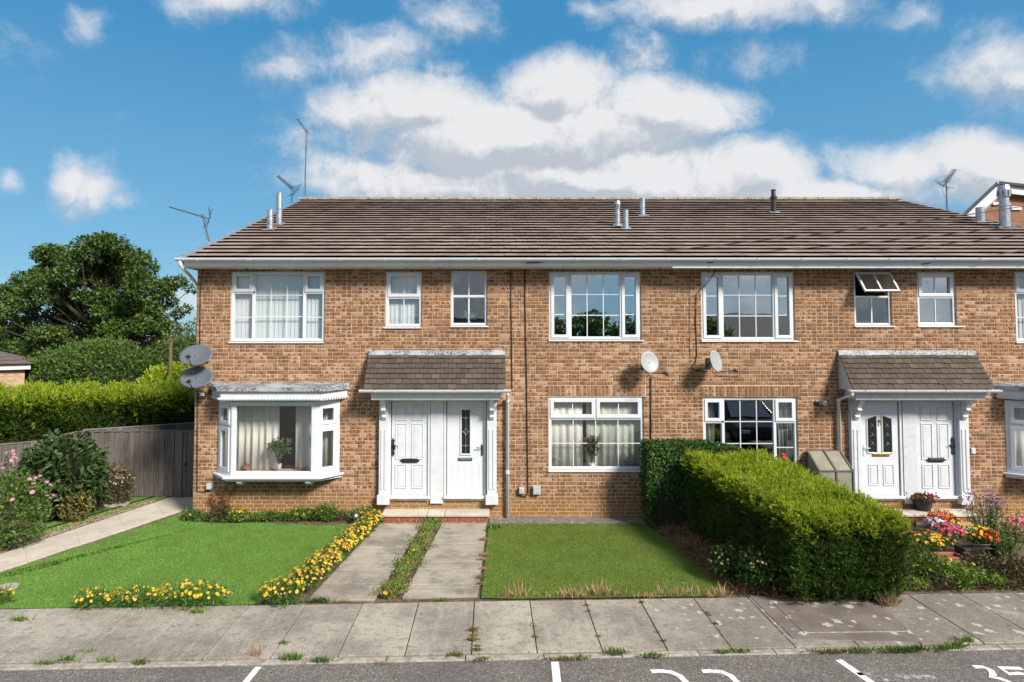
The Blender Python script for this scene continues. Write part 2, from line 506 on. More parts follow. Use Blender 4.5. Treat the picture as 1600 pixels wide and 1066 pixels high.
    col = s.mix(s.sm(n, .45, .7, 0, .5), col, (.075, .065, .055))
    s.done(col, .9, bump=g, bstr=.4, bdist=.006, spec=.2)
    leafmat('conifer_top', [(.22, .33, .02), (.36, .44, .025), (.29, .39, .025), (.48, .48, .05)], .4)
    leafmat('conifer_side', [(.03, .07, .010), (.055, .11, .014), (.11, .18, .02), (.04, .08, .012)], .3)  # older growth, darkened further to paint in shade on hedge sides
    leafmat('conifer_brown', [(.17, .10, .05), (.11, .07, .035), (.08, .10, .02)], .2)
    leafmat('ivy', [(.03, .075, .014), (.055, .12, .02), (.04, .09, .016), (.10, .17, .03)], .25, .4)
    leafmat('tree_leaf', [(.045, .085, .016), (.08, .14, .024), (.145, .215, .045), (.06, .11, .018)], .3)
    leafmat('bush_leaf', [(.06, .115, .022), (.10, .175, .03), (.15, .23, .045)], .3)
    leafmat('laurel', [(.03, .06, .016), (.05, .085, .02), (.075, .11, .03)], .2, .4)
    leafmat('weed', [(.10, .19, .025), (.16, .25, .04), (.22, .28, .06)], .3)
    leafmat('herb', [(.055, .13, .022), (.09, .18, .03), (.13, .22, .045)], .3)
    leafmat('dry_grass', [(.40, .26, .14), (.54, .37, .23), (.50, .30, .20), (.36, .28, .12)], .3)
    leafmat('dry_stem', [(.30, .13, .05), (.22, .10, .04), (.36, .20, .07)], .2)
    leafmat('moss', [(.16, .13, .035), (.21, .18, .045), (.12, .08, .03)], .1)
    leafmat('petal_yellow', [(.72, .40, .015), (.80, .50, .02), (.60, .32, .05)], .2)
    leafmat('petal_faded', [(.46, .28, .10), (.40, .25, .12)], .2)
    leafmat('petal_pink', [(.58, .20, .34), (.62, .30, .44)], .25)
    leafmat('petal_red', [(.70, .03, .015), (.82, .08, .02)], .2)
    leafmat('petal_orange', [(.80, .12, .01), (.84, .2, .015)], .2)
    leafmat('petal_rose', [(.68, .05, .13), (.78, .13, .22)], .2)
    leafmat('petal_purple', [(.16, .09, .30), (.24, .13, .38)], .25)
    leafmat('petal_white', [(.62, .60, .70), (.66, .65, .68)], .2)
    leafmat('dead_leaf', [(.16, .06, .03), (.22, .09, .04)], .1)
    leafmat('dead_bush', [(.10, .075, .035), (.07, .07, .025), (.14, .10, .05)], .2)
    leafmat('silver_leaf', [(.30, .38, .36), (.36, .42, .40)], .2)


more_mats()


# ------------------------------------------------------------------ mesh helpers
def wloc(o):
    v = Vector((0, 0, 0))
    while o is not None:
        v += o.location; o = o.parent
    return v


def link(name, data, parent=None, loc=None):
    o = bpy.data.objects.new(name, data)
    COL.objects.link(o)
    o.parent = parent
    if loc is not None:
        o.location = Vector(loc) - (wloc(parent) if parent else Vector((0, 0, 0)))
    return o


def tag(o, label=None, cat=None, group=None, kind=None):
    if label: o['label'] = label
    if cat: o['category'] = cat
    if group: o['group'] = group
    if kind: o['kind'] = kind
    return o


def thing(name, loc, label, cat, group=None):
    o = link(name, None, None, loc)
    o.empty_display_size = .2
    return tag(o, label, cat, group)


class MB:
    def __init__(s):
        s.v = []; s.f = []

    def add(s, vs, fs):
        n = len(s.v)
        s.v.extend(vs); s.f.extend([tuple(i + n for i in f) for f in fs])
        return s

    def box(s, x0, x1, y0, y1, z0, z1, M=None):
        vs = [Vector(p) for p in ((x0, y0, z0), (x1, y0, z0), (x1, y1, z0), (x0, y1, z0), (x0, y0, z1), (x1, y0, z1), (x1, y1, z1), (x0, y1, z1))]
        if M is not None:
            vs = [M @ p for p in vs]
        return s.add(vs, [(0, 3, 2, 1), (4, 5, 6, 7), (0, 1, 5, 4), (1, 2, 6, 5), (2, 3, 7, 6), (3, 0, 4, 7)])

    def prism(s, poly, a, b, axis='y', M=None):
        """closed polygon in the plane normal to axis, extruded from a to b"""
        def mk(p, t):
            if axis == 'y': q = Vector((p[0], t, p[1]))
            elif axis == 'x': q = Vector((t, p[0], p[1]))
            else: q = Vector((p[0], p[1], t))
            return M @ q if M is not None else q
        n = len(poly)
        vs = [mk(p, a) for p in poly] + [mk(p, b) for p in poly]
        fs = [tuple(range(n))[::-1], tuple(range(n, 2 * n))] + [(i, (i + 1) % n, n + (i + 1) % n, n + i) for i in range(n)]
        return s.add(vs, fs)

    def tube(s, pts, r, seg=8, cap=True):
        pts = [Vector(p) for p in pts]
        rs = r if isinstance(r, (list, tuple)) else [r] * len(pts)
        vs = []; fs = []
        pu = None
        for i, p in enumerate(pts):
            d = (pts[min(i + 1, len(pts) - 1)] - pts[max(i - 1, 0)])
            d = d.normalized() if d.length > 1e-9 else Vector((0, 0, 1))
            if pu is None:
                u = d.orthogonal().normalized()
            else:
                u = (pu - d * pu.dot(d))
                u = u.normalized() if u.length > 1e-6 else d.orthogonal().normalized()
            pu = u; w = d.cross(u)
            for k in range(seg):
                a = 2 * math.pi * k / seg
                vs.append(p + (u * math.cos(a) + w * math.sin(a)) * rs[i])
        for i in range(len(pts) - 1):
            for k in range(seg):
                fs.append((i * seg + k, i * seg + (k + 1) % seg, (i + 1) * seg + (k + 1) % seg, (i + 1) * seg + k))
        if cap:
            fs.append(tuple(range(seg))[::-1]); n = (len(pts) - 1) * seg
            fs.append(tuple(range(n, n + seg)))
        return s.add(vs, fs)

    def lathe(s, prof, c, axis=(0, 0, 1), seg=16, cap=True):
        ax = Vector(axis).normalized(); u = ax.orthogonal().normalized(); w = ax.cross(u); c = Vector(c)
        vs = []; fs = []
        for (r, h) in prof:
            for k in range(seg):
                a = 2 * math.pi * k / seg
                vs.append(c + ax * h + (u * math.cos(a) + w * math.sin(a)) * r)
        for i in range(len(prof) - 1):
            for k in range(seg):
                fs.append((i * seg + k, i * seg + (k + 1) % seg, (i + 1) * seg + (k + 1) % seg, (i + 1) * seg + k))
        if cap:
            fs.append(tuple(range(seg))[::-1]); n = (len(prof) - 1) * seg
            fs.append(tuple(range(n, n + seg)))
        return s.add(vs, fs)

    def build(s, name, mat, parent=None, loc=None, smooth=False, bevel=0):
        me = bpy.data.meshes.new(name)
        base = wloc(parent) if parent is not None else Vector((0, 0, 0))
        org = Vector(loc) if loc is not None else base
        me.from_pydata([(Vector(p) - org)[:] for p in s.v], [], s.f)
        me.materials.append(MATS[mat])
        if smooth:
            me.polygons.foreach_set('use_smooth', [True] * len(me.polygons))
        me.update()
        o = link(name, me, parent)
        if loc is not None:
            o.location = org - base
        if bevel:
            m = o.modifiers.new('bevel', 'BEVEL'); m.width = bevel; m.segments = 2; m.limit_method = 'ANGLE'
        return o


def np_mesh(name, V, nper, mat, parent=None, kind=None):
    """V: (N, nper, 3) separate n-gons"""
    N = V.shape[0]
    org = np.array(wloc(parent)[:]) if parent is not None else np.zeros(3)
    co = (V.reshape(-1, 3) - org).astype(np.float32)
    me = bpy.data.meshes.new(name)
    me.vertices.add(N * nper); me.vertices.foreach_set('co', co.ravel())
    me.loops.add(N * nper); me.loops.foreach_set('vertex_index', np.arange(N * nper, dtype=np.int32))
    me.polygons.add(N); me.polygons.foreach_set('loop_start', np.arange(0, N * nper, nper, dtype=np.int32))
    me.update(calc_edges=True)
    me.materials.append(MATS[mat])
    o = link(name, me, parent)
    if kind: o['kind'] = kind
    return o


def unit(a):
    return a / np.maximum(np.linalg.norm(a, axis=-1, keepdims=True), 1e-9)


def leaves(name, C, D, Ln, Wd, mat, parent=None, Nrm=None, kind=None, tri=False, belly=.45, droop=0.0):
    """leaf blades: base C, direction D, length Ln, width Wd"""
    kind = kind or ('stuff' if parent is not None else None)
    C = np.asarray(C, float); D = unit(np.asarray(D, float)); N = len(C)
    Ln = np.broadcast_to(np.asarray(Ln, float), (N,))[:, None]; Wd = np.broadcast_to(np.asarray(Wd, float), (N,))[:, None]
    if Nrm is None:
        Nrm = rng.normal(size=(N, 3))
    S = unit(np.cross(D, Nrm)) * Wd * .5
    tip = C + D * Ln
    if droop:
        tip[:, 2] -= (droop * Ln[:, 0])
    if tri:
        V = np.stack([C - S, C + S, tip], 1); n = 3
    else:
        mid = C + D * Ln * belly
        V = np.stack([C, mid + S, tip, mid - S], 1); n = 4
    return np_mesh(name, V, n, mat, parent, kind)


def sphere_pts(n):
    return unit(rng.normal(size=(n, 3)))


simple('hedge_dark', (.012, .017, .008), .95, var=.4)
simple('apron', (.15, .135, .12), .95, var=.3, scale=12, bump=.5, dirt=(.40, .38, .35), dscale=7, dmin=.55, dmax=.68)
simple('glass_black', (.012, .018, .018), .08, var=.3)
simple('leading', (.45, .46, .46), .4, .6)
simple('aerial_metal', (.085, .088, .095), .5, .4)

# ================================================================== THE HOUSE
XL, XR = W(303, 700).x, 13.25
ZTOP = W(700, 421).z
XC = W(1050, 600).x               # party line: the block mirrors about it
mir = lambda x: 2 * XC - x
house = thing('terraced_house', (3.7, 0, 0), 'long two-storey brown brick terraced house with shallow tiled roof', 'house')


def rect(px0, px1, py0, py1, Y=0.0):
    ym = (py0 + py1) / 2
    return (W(px0, ym, Y).x, W(px1, ym, Y).x, W((px0 + px1) / 2, py1, Y).z, W((px0 + px1) / 2, py0, Y).z)


FY = 0.035                        # window frames sit this far behind the brick face
WIN = {'w1': rect(360, 507, 424, 534), 'w2': rect(602, 659, 424, 511), 'w3': rect(704, 761, 423, 509),
       'w4': rect(858, 1002, 424, 531), 'w5': rect(1096, 1242, 425, 532), 'w6': rect(1335, 1393, 424, 509),
       'w7': rect(1434, 1494, 425, 509), 'l1': rect(857, 1006, 620, 735), 'l2': rect(1099, 1247, 621, 737)}
w1 = WIN['w1']
WIN['w8'] = (W(1587, 480).x, W(1587, 480).x + (w1[1] - w1[0]), w1[2], w1[3])
BAYX = (-5.55, -3.07)
BAYZ = (W(440, 738).z, W(440, 625).z)
DOORX = (W(592, 700).x, W(776, 700).x)
DZ0, DZ1 = W(680, 774).z, W(680, 626).z
openings = list(WIN.values()) + [
    (BAYX[0] + .03, BAYX[1] - .03, BAYZ[0] + .02, BAYZ[1] - .02),
    (mir(BAYX[1]) + .03, mir(BAYX[0]) - .03, BAYZ[0] + .02, BAYZ[1] - .02),
    (DOORX[0] + .06, DOORX[1] - .06, DZ0 - .06, DZ1), (mir(DOORX[1]) + .06, mir(DOORX[0]) - .06, DZ0 - .06, DZ1)]
soldier = []
for k in ('l1', 'l2'):
    x0, x1, z0, z1 = WIN[k]
    soldier.append((x0 - .03, x1 + .06, z1 + .012, z1 + .232))


def make_wall():
    # mortar body, cut round every opening
    mb = MB()
    xs = sorted({XL, XR} | {o[0] for o in openings} | {o[1] for o in openings})
    zs = sorted({-.1, ZTOP + .15} | {o[2] for o in openings} | {o[3] for o in openings})
    for z0, z1 in zip(zs, zs[1:]):
        run = None
        for x0, x1 in zip(xs, xs[1:]):
            xm, zm = (x0 + x1) / 2, (z0 + z1) / 2
            hole = any(o[0] < xm < o[1] and o[2] < zm < o[3] for o in openings)
            if hole:
                if run: mb.box(run[0], run[1], .008, .26, z0, z1)
                run = None
            else:
                run = (run[0], x1) if run else (x0, x1)
        if run: mb.box(run[0], run[1], .008, .26, z0, z1)
    wall = mb.build('wall', 'mortar', house)
    # every brick
    H, J = .065, .010
    bricks = []
    blocked = openings + soldier
    nrow = int((ZTOP + .08) / .075) + 1
    for r in range(nrow):
        zb = r * .075 - .02
        zt = zb + H
        cuts = sorted({XL, XR} | {x for o in blocked for x in o[:2] if XL < x < XR and o[2] < zt and o[3] > zb})
        segs = []
        for a, b in zip(cuts, cuts[1:]):
            xm = (a + b) / 2; lo, hi = zb, zt
            for o in blocked:
                if o[0] < xm < o[1] and o[2] < zt and o[3] > zb:
                    if o[2] <= lo and o[3] >= hi: lo, hi = 1, 0; break
                    if o[3] < hi and o[2] <= lo: lo = max(lo, o[3])
                    elif o[2] > lo and o[3] >= hi: hi = min(hi, o[2])
            if hi - lo < .012: continue
            if segs and abs(segs[-1][1] - a) < 1e-6 and segs[-1][2:] == (lo, hi): segs[-1] = (segs[-1][0], b, lo, hi)
            else: segs.append((a, b, lo, hi))
        for a, b, lo, hi in segs:
            x = a
            if a == XL and r % 2: first = .1025
            else: first = random.choice((.215, .215, .1025, .16))
            ph = random.choice((.15, .4, .65, .75))
            while x < b - .008:
                ln = first if first else (.1025 if random.random() < ph else .215)
                first = None
                e = min(x + ln, b - .002)
                if b - e < .045: e = b - .002
                bricks.append((x + .002, e, lo, hi))
                x = e + J
    for x0, x1, z0, z1 in soldier:
        x = x0
        while x < x1 - .03:
            bricks.append((x, min(x + .065, x1), z0 + .005, z1 - .004)); x += .075
    full = [i for i, b in enumerate(bricks) if abs((b[1] - b[0]) - .215) < .004 and abs(b[3] - b[2] - H) < 1e-4]
    full.sort(key=lambda i: (bricks[i][0] + .1) ** 2 + (bricks[i][2] - 3.76) ** 2)
    single = set(full[:300])
    V = []
    m = MB()
    c = .005
    def brick_geo(x0, x1, z0, z1, y0, y1):
        return ([(x0 + c, y0, z0 + c), (x1 - c, y0, z0 + c), (x1 - c, y0, z1 - c), (x0 + c, y0, z1 - c),
                 (x0, y0 + c, z0), (x1, y0 + c, z0), (x1, y0 + c, z1), (x0, y0 + c, z1),
                 (x0, y1, z0), (x1, y1, z0), (x1, y1, z1), (x0, y1, z1)],
                [(0, 1, 2, 3), (0, 4, 5, 1), (1, 5, 6, 2), (2, 6, 7, 3), (3, 7, 4, 0), (4, 8, 9, 5), (5, 9, 10, 6), (6, 10, 11, 7), (7, 11, 8, 4)])
    one = None
    for i, (x0, x1, z0, z1) in enumerate(bricks):
        dy = random.uniform(-.002, .002)
        if i in single:
            if one is None:
                mm = MB(); mm.add([Vector(p) for p in brick_geo(-.1075, .1075, -.0325, .0325, 0, .02)[0]], brick_geo(-.1075, .1075, -.0325, .0325, 0, .02)[1])
                o = mm.build('brick', 'brick', wall, loc=((x0 + x1) / 2, dy, (z0 + z1) / 2))
                for vtx, p in zip(o.data.vertices, mm.v): vtx.co = p
                one = o.data
            else:
                link('brick', one, wall, ((x0 + x1) / 2, dy, (z0 + z1) / 2))
        else:
            vs, fs = brick_geo(x0, x1, z0, z1, dy, .02 + dy)
            m.add([Vector(p) for p in vs], fs)
    tag(m.build('brickwork', 'brick', wall), kind='stuff')
    # end and back walls
    g = MB()
    g.box(XL, XL + .25, .262, 14.4, -.1, ZTOP + .1)
    g.box(XR - .25, XR, .262, 14.4, -.1, ZTOP + .1)
    g.box(XL + .26, XR - .26, 14.15, 14.4, -.1, ZTOP + .1)
    g.build('outer_wall', 'brick_plain', house)
    p = MB()
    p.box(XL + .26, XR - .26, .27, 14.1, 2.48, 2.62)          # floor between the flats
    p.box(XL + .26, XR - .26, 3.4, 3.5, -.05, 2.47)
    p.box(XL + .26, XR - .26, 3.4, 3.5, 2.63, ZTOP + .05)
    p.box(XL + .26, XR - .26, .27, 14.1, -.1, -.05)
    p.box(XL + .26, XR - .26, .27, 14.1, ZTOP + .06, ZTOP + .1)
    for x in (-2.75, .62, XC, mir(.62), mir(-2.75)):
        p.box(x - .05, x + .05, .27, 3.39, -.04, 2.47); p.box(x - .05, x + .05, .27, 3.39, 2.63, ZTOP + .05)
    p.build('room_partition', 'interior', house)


make_wall()


# ------------------------------------------------------------------ windows
def plane_M(o, u):
    u = Vector(u).normalized(); n = Vector((-u.y, u.x, 0)); z = Vector((0, 0, 1))
    return Matrix(((u.x, n.x, 0, o[0]), (u.y, n.y, 0, o[1]), (0, 0, 1, o[2]), (0, 0, 0, 1)))


def frame_box(mb, x0, x1, z0, z1, t, y0, y1, M):
    mb.box(x0, x1, y0, y1, z0, z0 + t, M); mb.box(x0, x1, y0, y1, z1 - t, z1, M)
    mb.box(x0, x0 + t, y0, y1, z0 + t, z1 - t, M); mb.box(x1 - t, x1, y0, y1, z0 + t, z1 - t, M)


def make_window(M, w, h, lights, glass='glass', frame='upvc', t=.05, parent=None, name='window', sill=None, sash_t=.052, bar=.018, label=None):
    """local frame: x across, y into the house, z up; lights: (x0,x1,z0,z1,kind,barsx,barsz) in fractions"""
    mb = MB()
    frame_box(mb, 0, w, 0, h, t, 0, .07, M)
    xs = sorted({round(l[0], 4) for l in lights} | {round(l[1], 4) for l in lights})
    cells = []
    for (a, b, c, d, kind, bx, bz) in lights:
        x0 = t if a <= 0 else a * w + t * .5
        x1 = w - t if b >= 1 else b * w - t * .5
        z0 = t if c <= 0 else c * h + t * .5
        z1 = h - t if d >= 1 else d * h - t * .5
        cells.append((x0, x1, z0, z1, kind, bx, bz, a, b, c, d))
        # mullion on the far side, transom on top
        if b < 1: mb.box(b * w - t * .5, b * w + t * .5, .002, .068, z0 - .001, z1 + .001, M)
        if d < 1: mb.box(x0 - .001, x1 + .001, .003, .067, d * h - t * .5, d * h + t * .5, M)
    root = mb.build(name, frame, parent or house, bevel=.005)
    if label: root['label'] = label
    for (x0, x1, z0, z1, kind, bx, bz, a, b, c, d) in cells:
        if kind == 'open':
            continue
        gx0, gx1, gz0, gz1 = x0, x1, z0, z1
        if kind == 'sash':
            s = MB(); frame_box(s, x0 - .012, x1 + .012, z0 - .012, z1 + .012, sash_t + .012, -.018, .05, M)
            s.build('sash', frame, root, bevel=.005)
            gx0 += sash_t; gx1 -= sash_t; gz0 += sash_t; gz1 -= sash_t
        else:
            s = MB(); frame_box(s, gx0 + .0005, gx1 - .0005, gz0 + .0005, gz1 - .0005, .012, .02, .05, M)
            s.build('bead', frame, root)
        g = MB(); g.box(gx0 - .004, gx1 + .004, .030, .040, gz0 - .004, gz1 + .004, M)
        g.build('pane', glass, root)
        for f in bx:
            q = MB(); xx = gx0 + f * (gx1 - gx0); q.box(xx - bar / 2, xx + bar / 2, .022, .0295, gz0, gz1, M); q.build('glazing_bar', frame, root)
        for f in bz:
            q = MB(); zz = gz0 + f * (gz1 - gz0); q.box(gx0, gx1, .0215, .0293, zz - bar / 2, zz + bar / 2, M); q.build('glazing_bar', frame, root)
    if sill:
        q = MB(); q.prism([(.05, .0), (-.062, -.012), (-.062, -.036), (-.05, -.036), (-.045, -.022), (.05, -.02)], -sill[0], w + sill[1], 'x', M)
        q.build('sill', frame, root, bevel=.003)
    return root


def flat_window(key, lights, glass, **kw):
    x0, x1, z0, z1 = WIN[key]
    return make_window(plane_M((x0 + .004, FY, z0 + .004), (1, 0, 0)), x1 - x0 - .008, z1 - z0 - .008, lights, glass, **kw)


T3, S3 = (1 / 3, 2 / 3), (.345, .675)
big = lambda a, b: [(0, a, .70, 1, 'sash', (), ()), (0, a, 0, .70, 'fixed', (), (.48,)),
                    (a, b, 0, 1, 'fixed', T3, S3), (b, 1, .70, 1, 'sash', (), ()), (b, 1, 0, .70, 'fixed', (), (.48,))]
case = [(0, .225, 0, 1, 'sash', (), S3), (.225, .785, 0, 1, 'fixed', T3, S3), (.785, 1, 0, 1, 'sash', (), S3)]
two = [(0, 1, .53, 1, 'sash', (.5,), ()), (0, 1, 0, .53, 'fixed', (.5,), ())]
flat_window('w1', big(.235, .778), 'glass', sill=(.03, .0), label='wide window with white vertical blinds above the bay')
flat_window('w8', big(.222, .765), 'glass', sill=(.03, .03))
flat_window('w2', two, 'glass', sill=(.04, .0))
flat_window('w3', two[1:] + [(0, 1, .53, 1, 'fixed', (.5,), ())], 'glass_dark', sill=(.02, .03), t=.04, bar=.03, frame='timber_white')
flat_window('w4', case, 'glass_mirror', sill=(.02, .05))
flat_window('w5', case, 'glass_mirror', sill=(.02, .06))
w6 = flat_window('w6', [(0, 1, 0, .53, 'fixed', (.5,), ()), (0, 1, .53, 1, 'open', (), ())], 'glass_dark', sill=(.02, .06), t=.04, bar=.03, frame='timber_white', label='small window with its top sash propped open')
flat_window('w7', two, 'glass_mirror', sill=(.03, .16))
flat_window('l1', [(0, .5, .70, 1, 'sash', (.5,), ()), (.5, 1, .70, 1, 'sash', (.5,), ()), (0, 1, 0, .70, 'fixed', (.25, .5, .75), (.5,))], 'glass', sill=(.01, .03), sash_t=.06)
flat_window('l2', [(0, .215, .665, 1, 'sash', (), ()), (0, .215, 0, .665, 'fixed', (), (.46,)), (.215, .765, 0, 1, 'fixed', T3, (.36, .68)),
                   (.765, 1, .665, 1, 'sash', (), ()), (.765, 1, 0, .665, 'fixed', (), (.46,))], 'glass_dark', sill=(.01, .03))


def open_sash():
    x0, x1, z0, z1 = WIN['w6']
    w = x1 - x0 - .05; h = (z1 - z0) * .46
    M = Matrix.Translation((x0 + .03, FY - .03, z1 - .03)) @ Matrix.Rotation(R(-38), 4, 'X')
    mb = MB(); frame_box(mb, 0, w, -h, 0, .04, -.02, .02, M)
    s = mb.build('sash', 'timber_white', w6, bevel=.004)
    s['label'] = 'open sash hinged at the top'
    g = MB(); g.box(.038, w - .038, -.004, .002, -h + .038, -.038, M); g.build('pane', 'glass_mirror', w6)
    b = MB(); b.box(w / 2 - .016, w / 2 + .016, -.012, -.005, -h + .04, -.04, M); b.build('glazing_bar', 'timber_white', w6)
    st = MB(); st.tube([(x0 + .25, FY + .01, z0 + (z1 - z0) * .56), (x0 + .5, FY - .22, z0 + (z1 - z0) * .60)], .007); st.build('stay', 'dark_metal', w6)


open_sash()


# ------------------------------------------------------------------ bay windows
def make_bay(cx, lbl):
    sgn = 1
    hw, fw, dep = 1.24, .83, .34
    z0, z1 = BAYZ
    root = MB()
    # roof slab
    def poly(e, ez=0):
        return [(cx - hw - .10 - e, .01), (cx - fw - .12 - e, -dep - .10 - e), (cx + fw + .12 + e, -dep - .10 - e), (cx + hw + .10 + e, .01)]
    zr = W(440, 606, -dep - .2).z
    root.prism(poly(.05), z1 + .03, zr - .075, 'z')
    bay = root.build('bay_window', 'timber_white', house, bevel=.006)
    bay['label'] = lbl
    m = MB(); m.prism(poly(.11), zr - .073, zr, 'z')
    top = W(440, 598, 0).z
    P = poly(.11)
    m.add([Vector((P[0][0], .005, zr + .002)), Vector((P[1][0], P[1][1], zr + .002)), Vector((P[2][0], P[2][1], zr + .002)), Vector((P[3][0], .005, zr + .002)),
           Vector((P[0][0] + .06, .0, top)), Vector((P[3][0] - .06, .0, top))], [(0, 1, 4), (1, 2, 5, 4), (2, 3, 5)])
    m.build('bay_roof', 'lead', bay)
    # dentils along front and both returns
    zd = z1 + .055
    def run(a, b):
        a = Vector(a); b = Vector(b); n = int((b - a).length / .062)
        for k in range(n):
            p = a.lerp(b, (k + .5) / n); u = (b - a).normalized()
            q = MB(); q.box(-.017, .017, -.022, .01, 0, .035, plane_M((p.x, p.y, zd), u)); q.build('dentil', 'timber_white', bay)
    Q = poly(.06)
    run((*Q[0], 0), (*Q[1], 0)); run((*Q[1], 0), (*Q[2], 0)); run((*Q[2], 0), (*Q[3], 0))
    # sill board and moulding, brackets
    s = MB(); s.prism(poly(.0), z0 - .045, z0 - .002, 'z'); s.prism(poly(-.06), z0 - .10, z0 - .046, 'z')
    s.build('sill', 'upvc', bay, bevel=.006)
    for dx in (-.66, .70):
        b = MB(); b.prism([(-.02, z0 - .102), (-dep - .02, z0 - .102), (-dep - .02, z0 - .135), (-dep + .04, z0 - .18), (-dep + .12, z0 - .20), (-.02, z0 - .21)], cx + dx - .05, cx + dx + .05, 'x')
        b.build('bracket', 'timber_white', bay)
    # three framed faces
    h = z1 - z0
    make_window(plane_M((cx - fw, -dep, z0), (1, 0, 0)), 2 * fw, h, [(0, 1, 0, 1, 'fixed', (), ())], 'glass', parent=bay, name='front_frame', t=.075)
    side = [(0, 1, .66, 1, 'sash', (), ()), (0, 1, 0, .66, 'sash', (), ())]; sk = dict(parent=bay, name='side_frame', t=.085, sash_t=.062)
    a = Vector((cx - hw, .0, z0)); b = Vector((cx - fw - .004, -dep, z0))
    make_window(plane_M(a, b - a), (b - a).length, h, side, 'glass', **sk)
    a = Vector((cx + fw + .004, -dep, z0)); b = Vector((cx + hw, .0, z0))
    make_window(plane_M(a, b - a), (b - a).length, h, side, 'glass', **sk)
    return bay


make_bay(-4.31, 'white bay window with dentil cornice and lead roof')
make_bay(mir(-4.31), None)


# ------------------------------------------------------------------ roof
YE = -.42
ZE = W(766, 403, YE).z
YR = 7.3
ZR = W(766, 313, YR).z
SL = math.atan2(ZR - ZE, YR - YE)
XV0, XV1 = W(282, 403, YE).x, 13.45


def make_roof():
    cs, sn = math.cos(SL), math.sin(SL)
    u = Vector((0, cs, sn)); n = Vector((0, -sn, cs))
    def S(x, s, h): return Vector((x, YE, ZE)) + u * s + n * h
    length = (YR - YE) / cs
    deck = MB()
    deck.add([S(XV0 + .03, .03, -.03), S(XV1 - .03, .03, -.03), S(XV1 - .03, length, -.03), S(XV0 + .03, length, -.03),
              Vector((XV1 - .03, 2 * YR - YE, ZE)), Vector((XV0 + .03, 2 * YR - YE, ZE))], [(0, 1, 2, 3), (3, 2, 4, 5)])
    for x in (XV0 + .02, XV1 - .02):
        deck.add([S(x, .0, -.03), S(x, length, -.03), Vector((x, 2 * YR - YE, ZE)), Vector((x, 2 * YR - YE, ZE - .15)), Vector((x, YE + .05, ZE - .12))], [(0, 1, 2, 3, 4)])
    roof = deck.build('roof', 'dark_roof', house)
    rows = 23
    g = length / rows
    tw = .27
    gap, th, lift = .010, .009, .046
    def tile_geo(x0, x1, s0, s1, j=0.0):
        a = lift + j
        return [S(x0, s0, a), S(x1, s0, a), S(x1, s0, a + th), S(x0, s0, a + th), S(x0, s1, -.012), S(x1, s1, -.012), S(x1, s1, .0), S(x0, s1, .0)], \
               [(0, 1, 2, 3), (3, 2, 6, 7), (0, 4, 5, 1), (0, 3, 7, 4), (1, 5, 6, 2)]
    bulk = MB(); one = None; count = 0
    for r in range(rows):
        x = XV0 - (tw / 2 if r % 2 else 0)
        wob = [random.uniform(-.004, .004) for _ in range(90)]
        k = 0
        while x < XV1 - .02:
            a, b = max(x, XV0), min(x + tw, XV1)
            full = (b - a) > tw - .001
            s0 = r * g + random.uniform(-.003, .003); k += 1
            inview = b < 11
            if full and inview and count < 300 and r < 6:
                count += 1
                c = S((a + b) / 2, s0, 0)
                if one is None:
                    vs, fs = tile_geo(-tw / 2 + .004, tw / 2 - .004, 0, g + .06)
                    mm = MB(); mm.add([v - S(0, 0, 0) for v in vs], fs)
                    me = bpy.data.meshes.new('roof_tile'); me.from_pydata([v[:] for v in mm.v], [], mm.f); me.materials.append(MATS['roof_tile']); one = me
                o = link('roof_tile', one, roof, c + n * random.uniform(-.002, .002))
                o.rotation_euler = (random.uniform(-.003, .003), random.uniform(-.004, .004), 0)
            else:
                vs, fs = tile_geo(a + .004, b - .004, s0, s0 + g + .06, random.uniform(-.0015, .0015) + wob[k % 90] * .4)
                bulk.add(vs, fs)
            x += tw
    tag(bulk.build('tile_courses', 'roof_tile', roof), kind='stuff')
    # ridge
    x = XV0 + .02
    while x < 12.98:
        m = MB(); pts = []
        for k in range(7):
            a = math.pi * k / 6; pts.append((YR - math.cos(a) * .13, ZR + .005 + math.sin(a) * .10 + random.uniform(-.002, .002)))
        m.prism(pts, x, x + .44, 'x'); m.build('ridge_tile', 'lichen_ridge', roof)
        x += .452
    return S, u, n


RS, RU, RN = make_roof()


def on_roof(px, py):
    """point of the front slope seen at a pixel"""
    d = _ray(px, py)
    n = RN; p0 = Vector((0, YE, ZE))
    return CAM + d * ((p0 - CAM).dot(n) / d.dot(n))


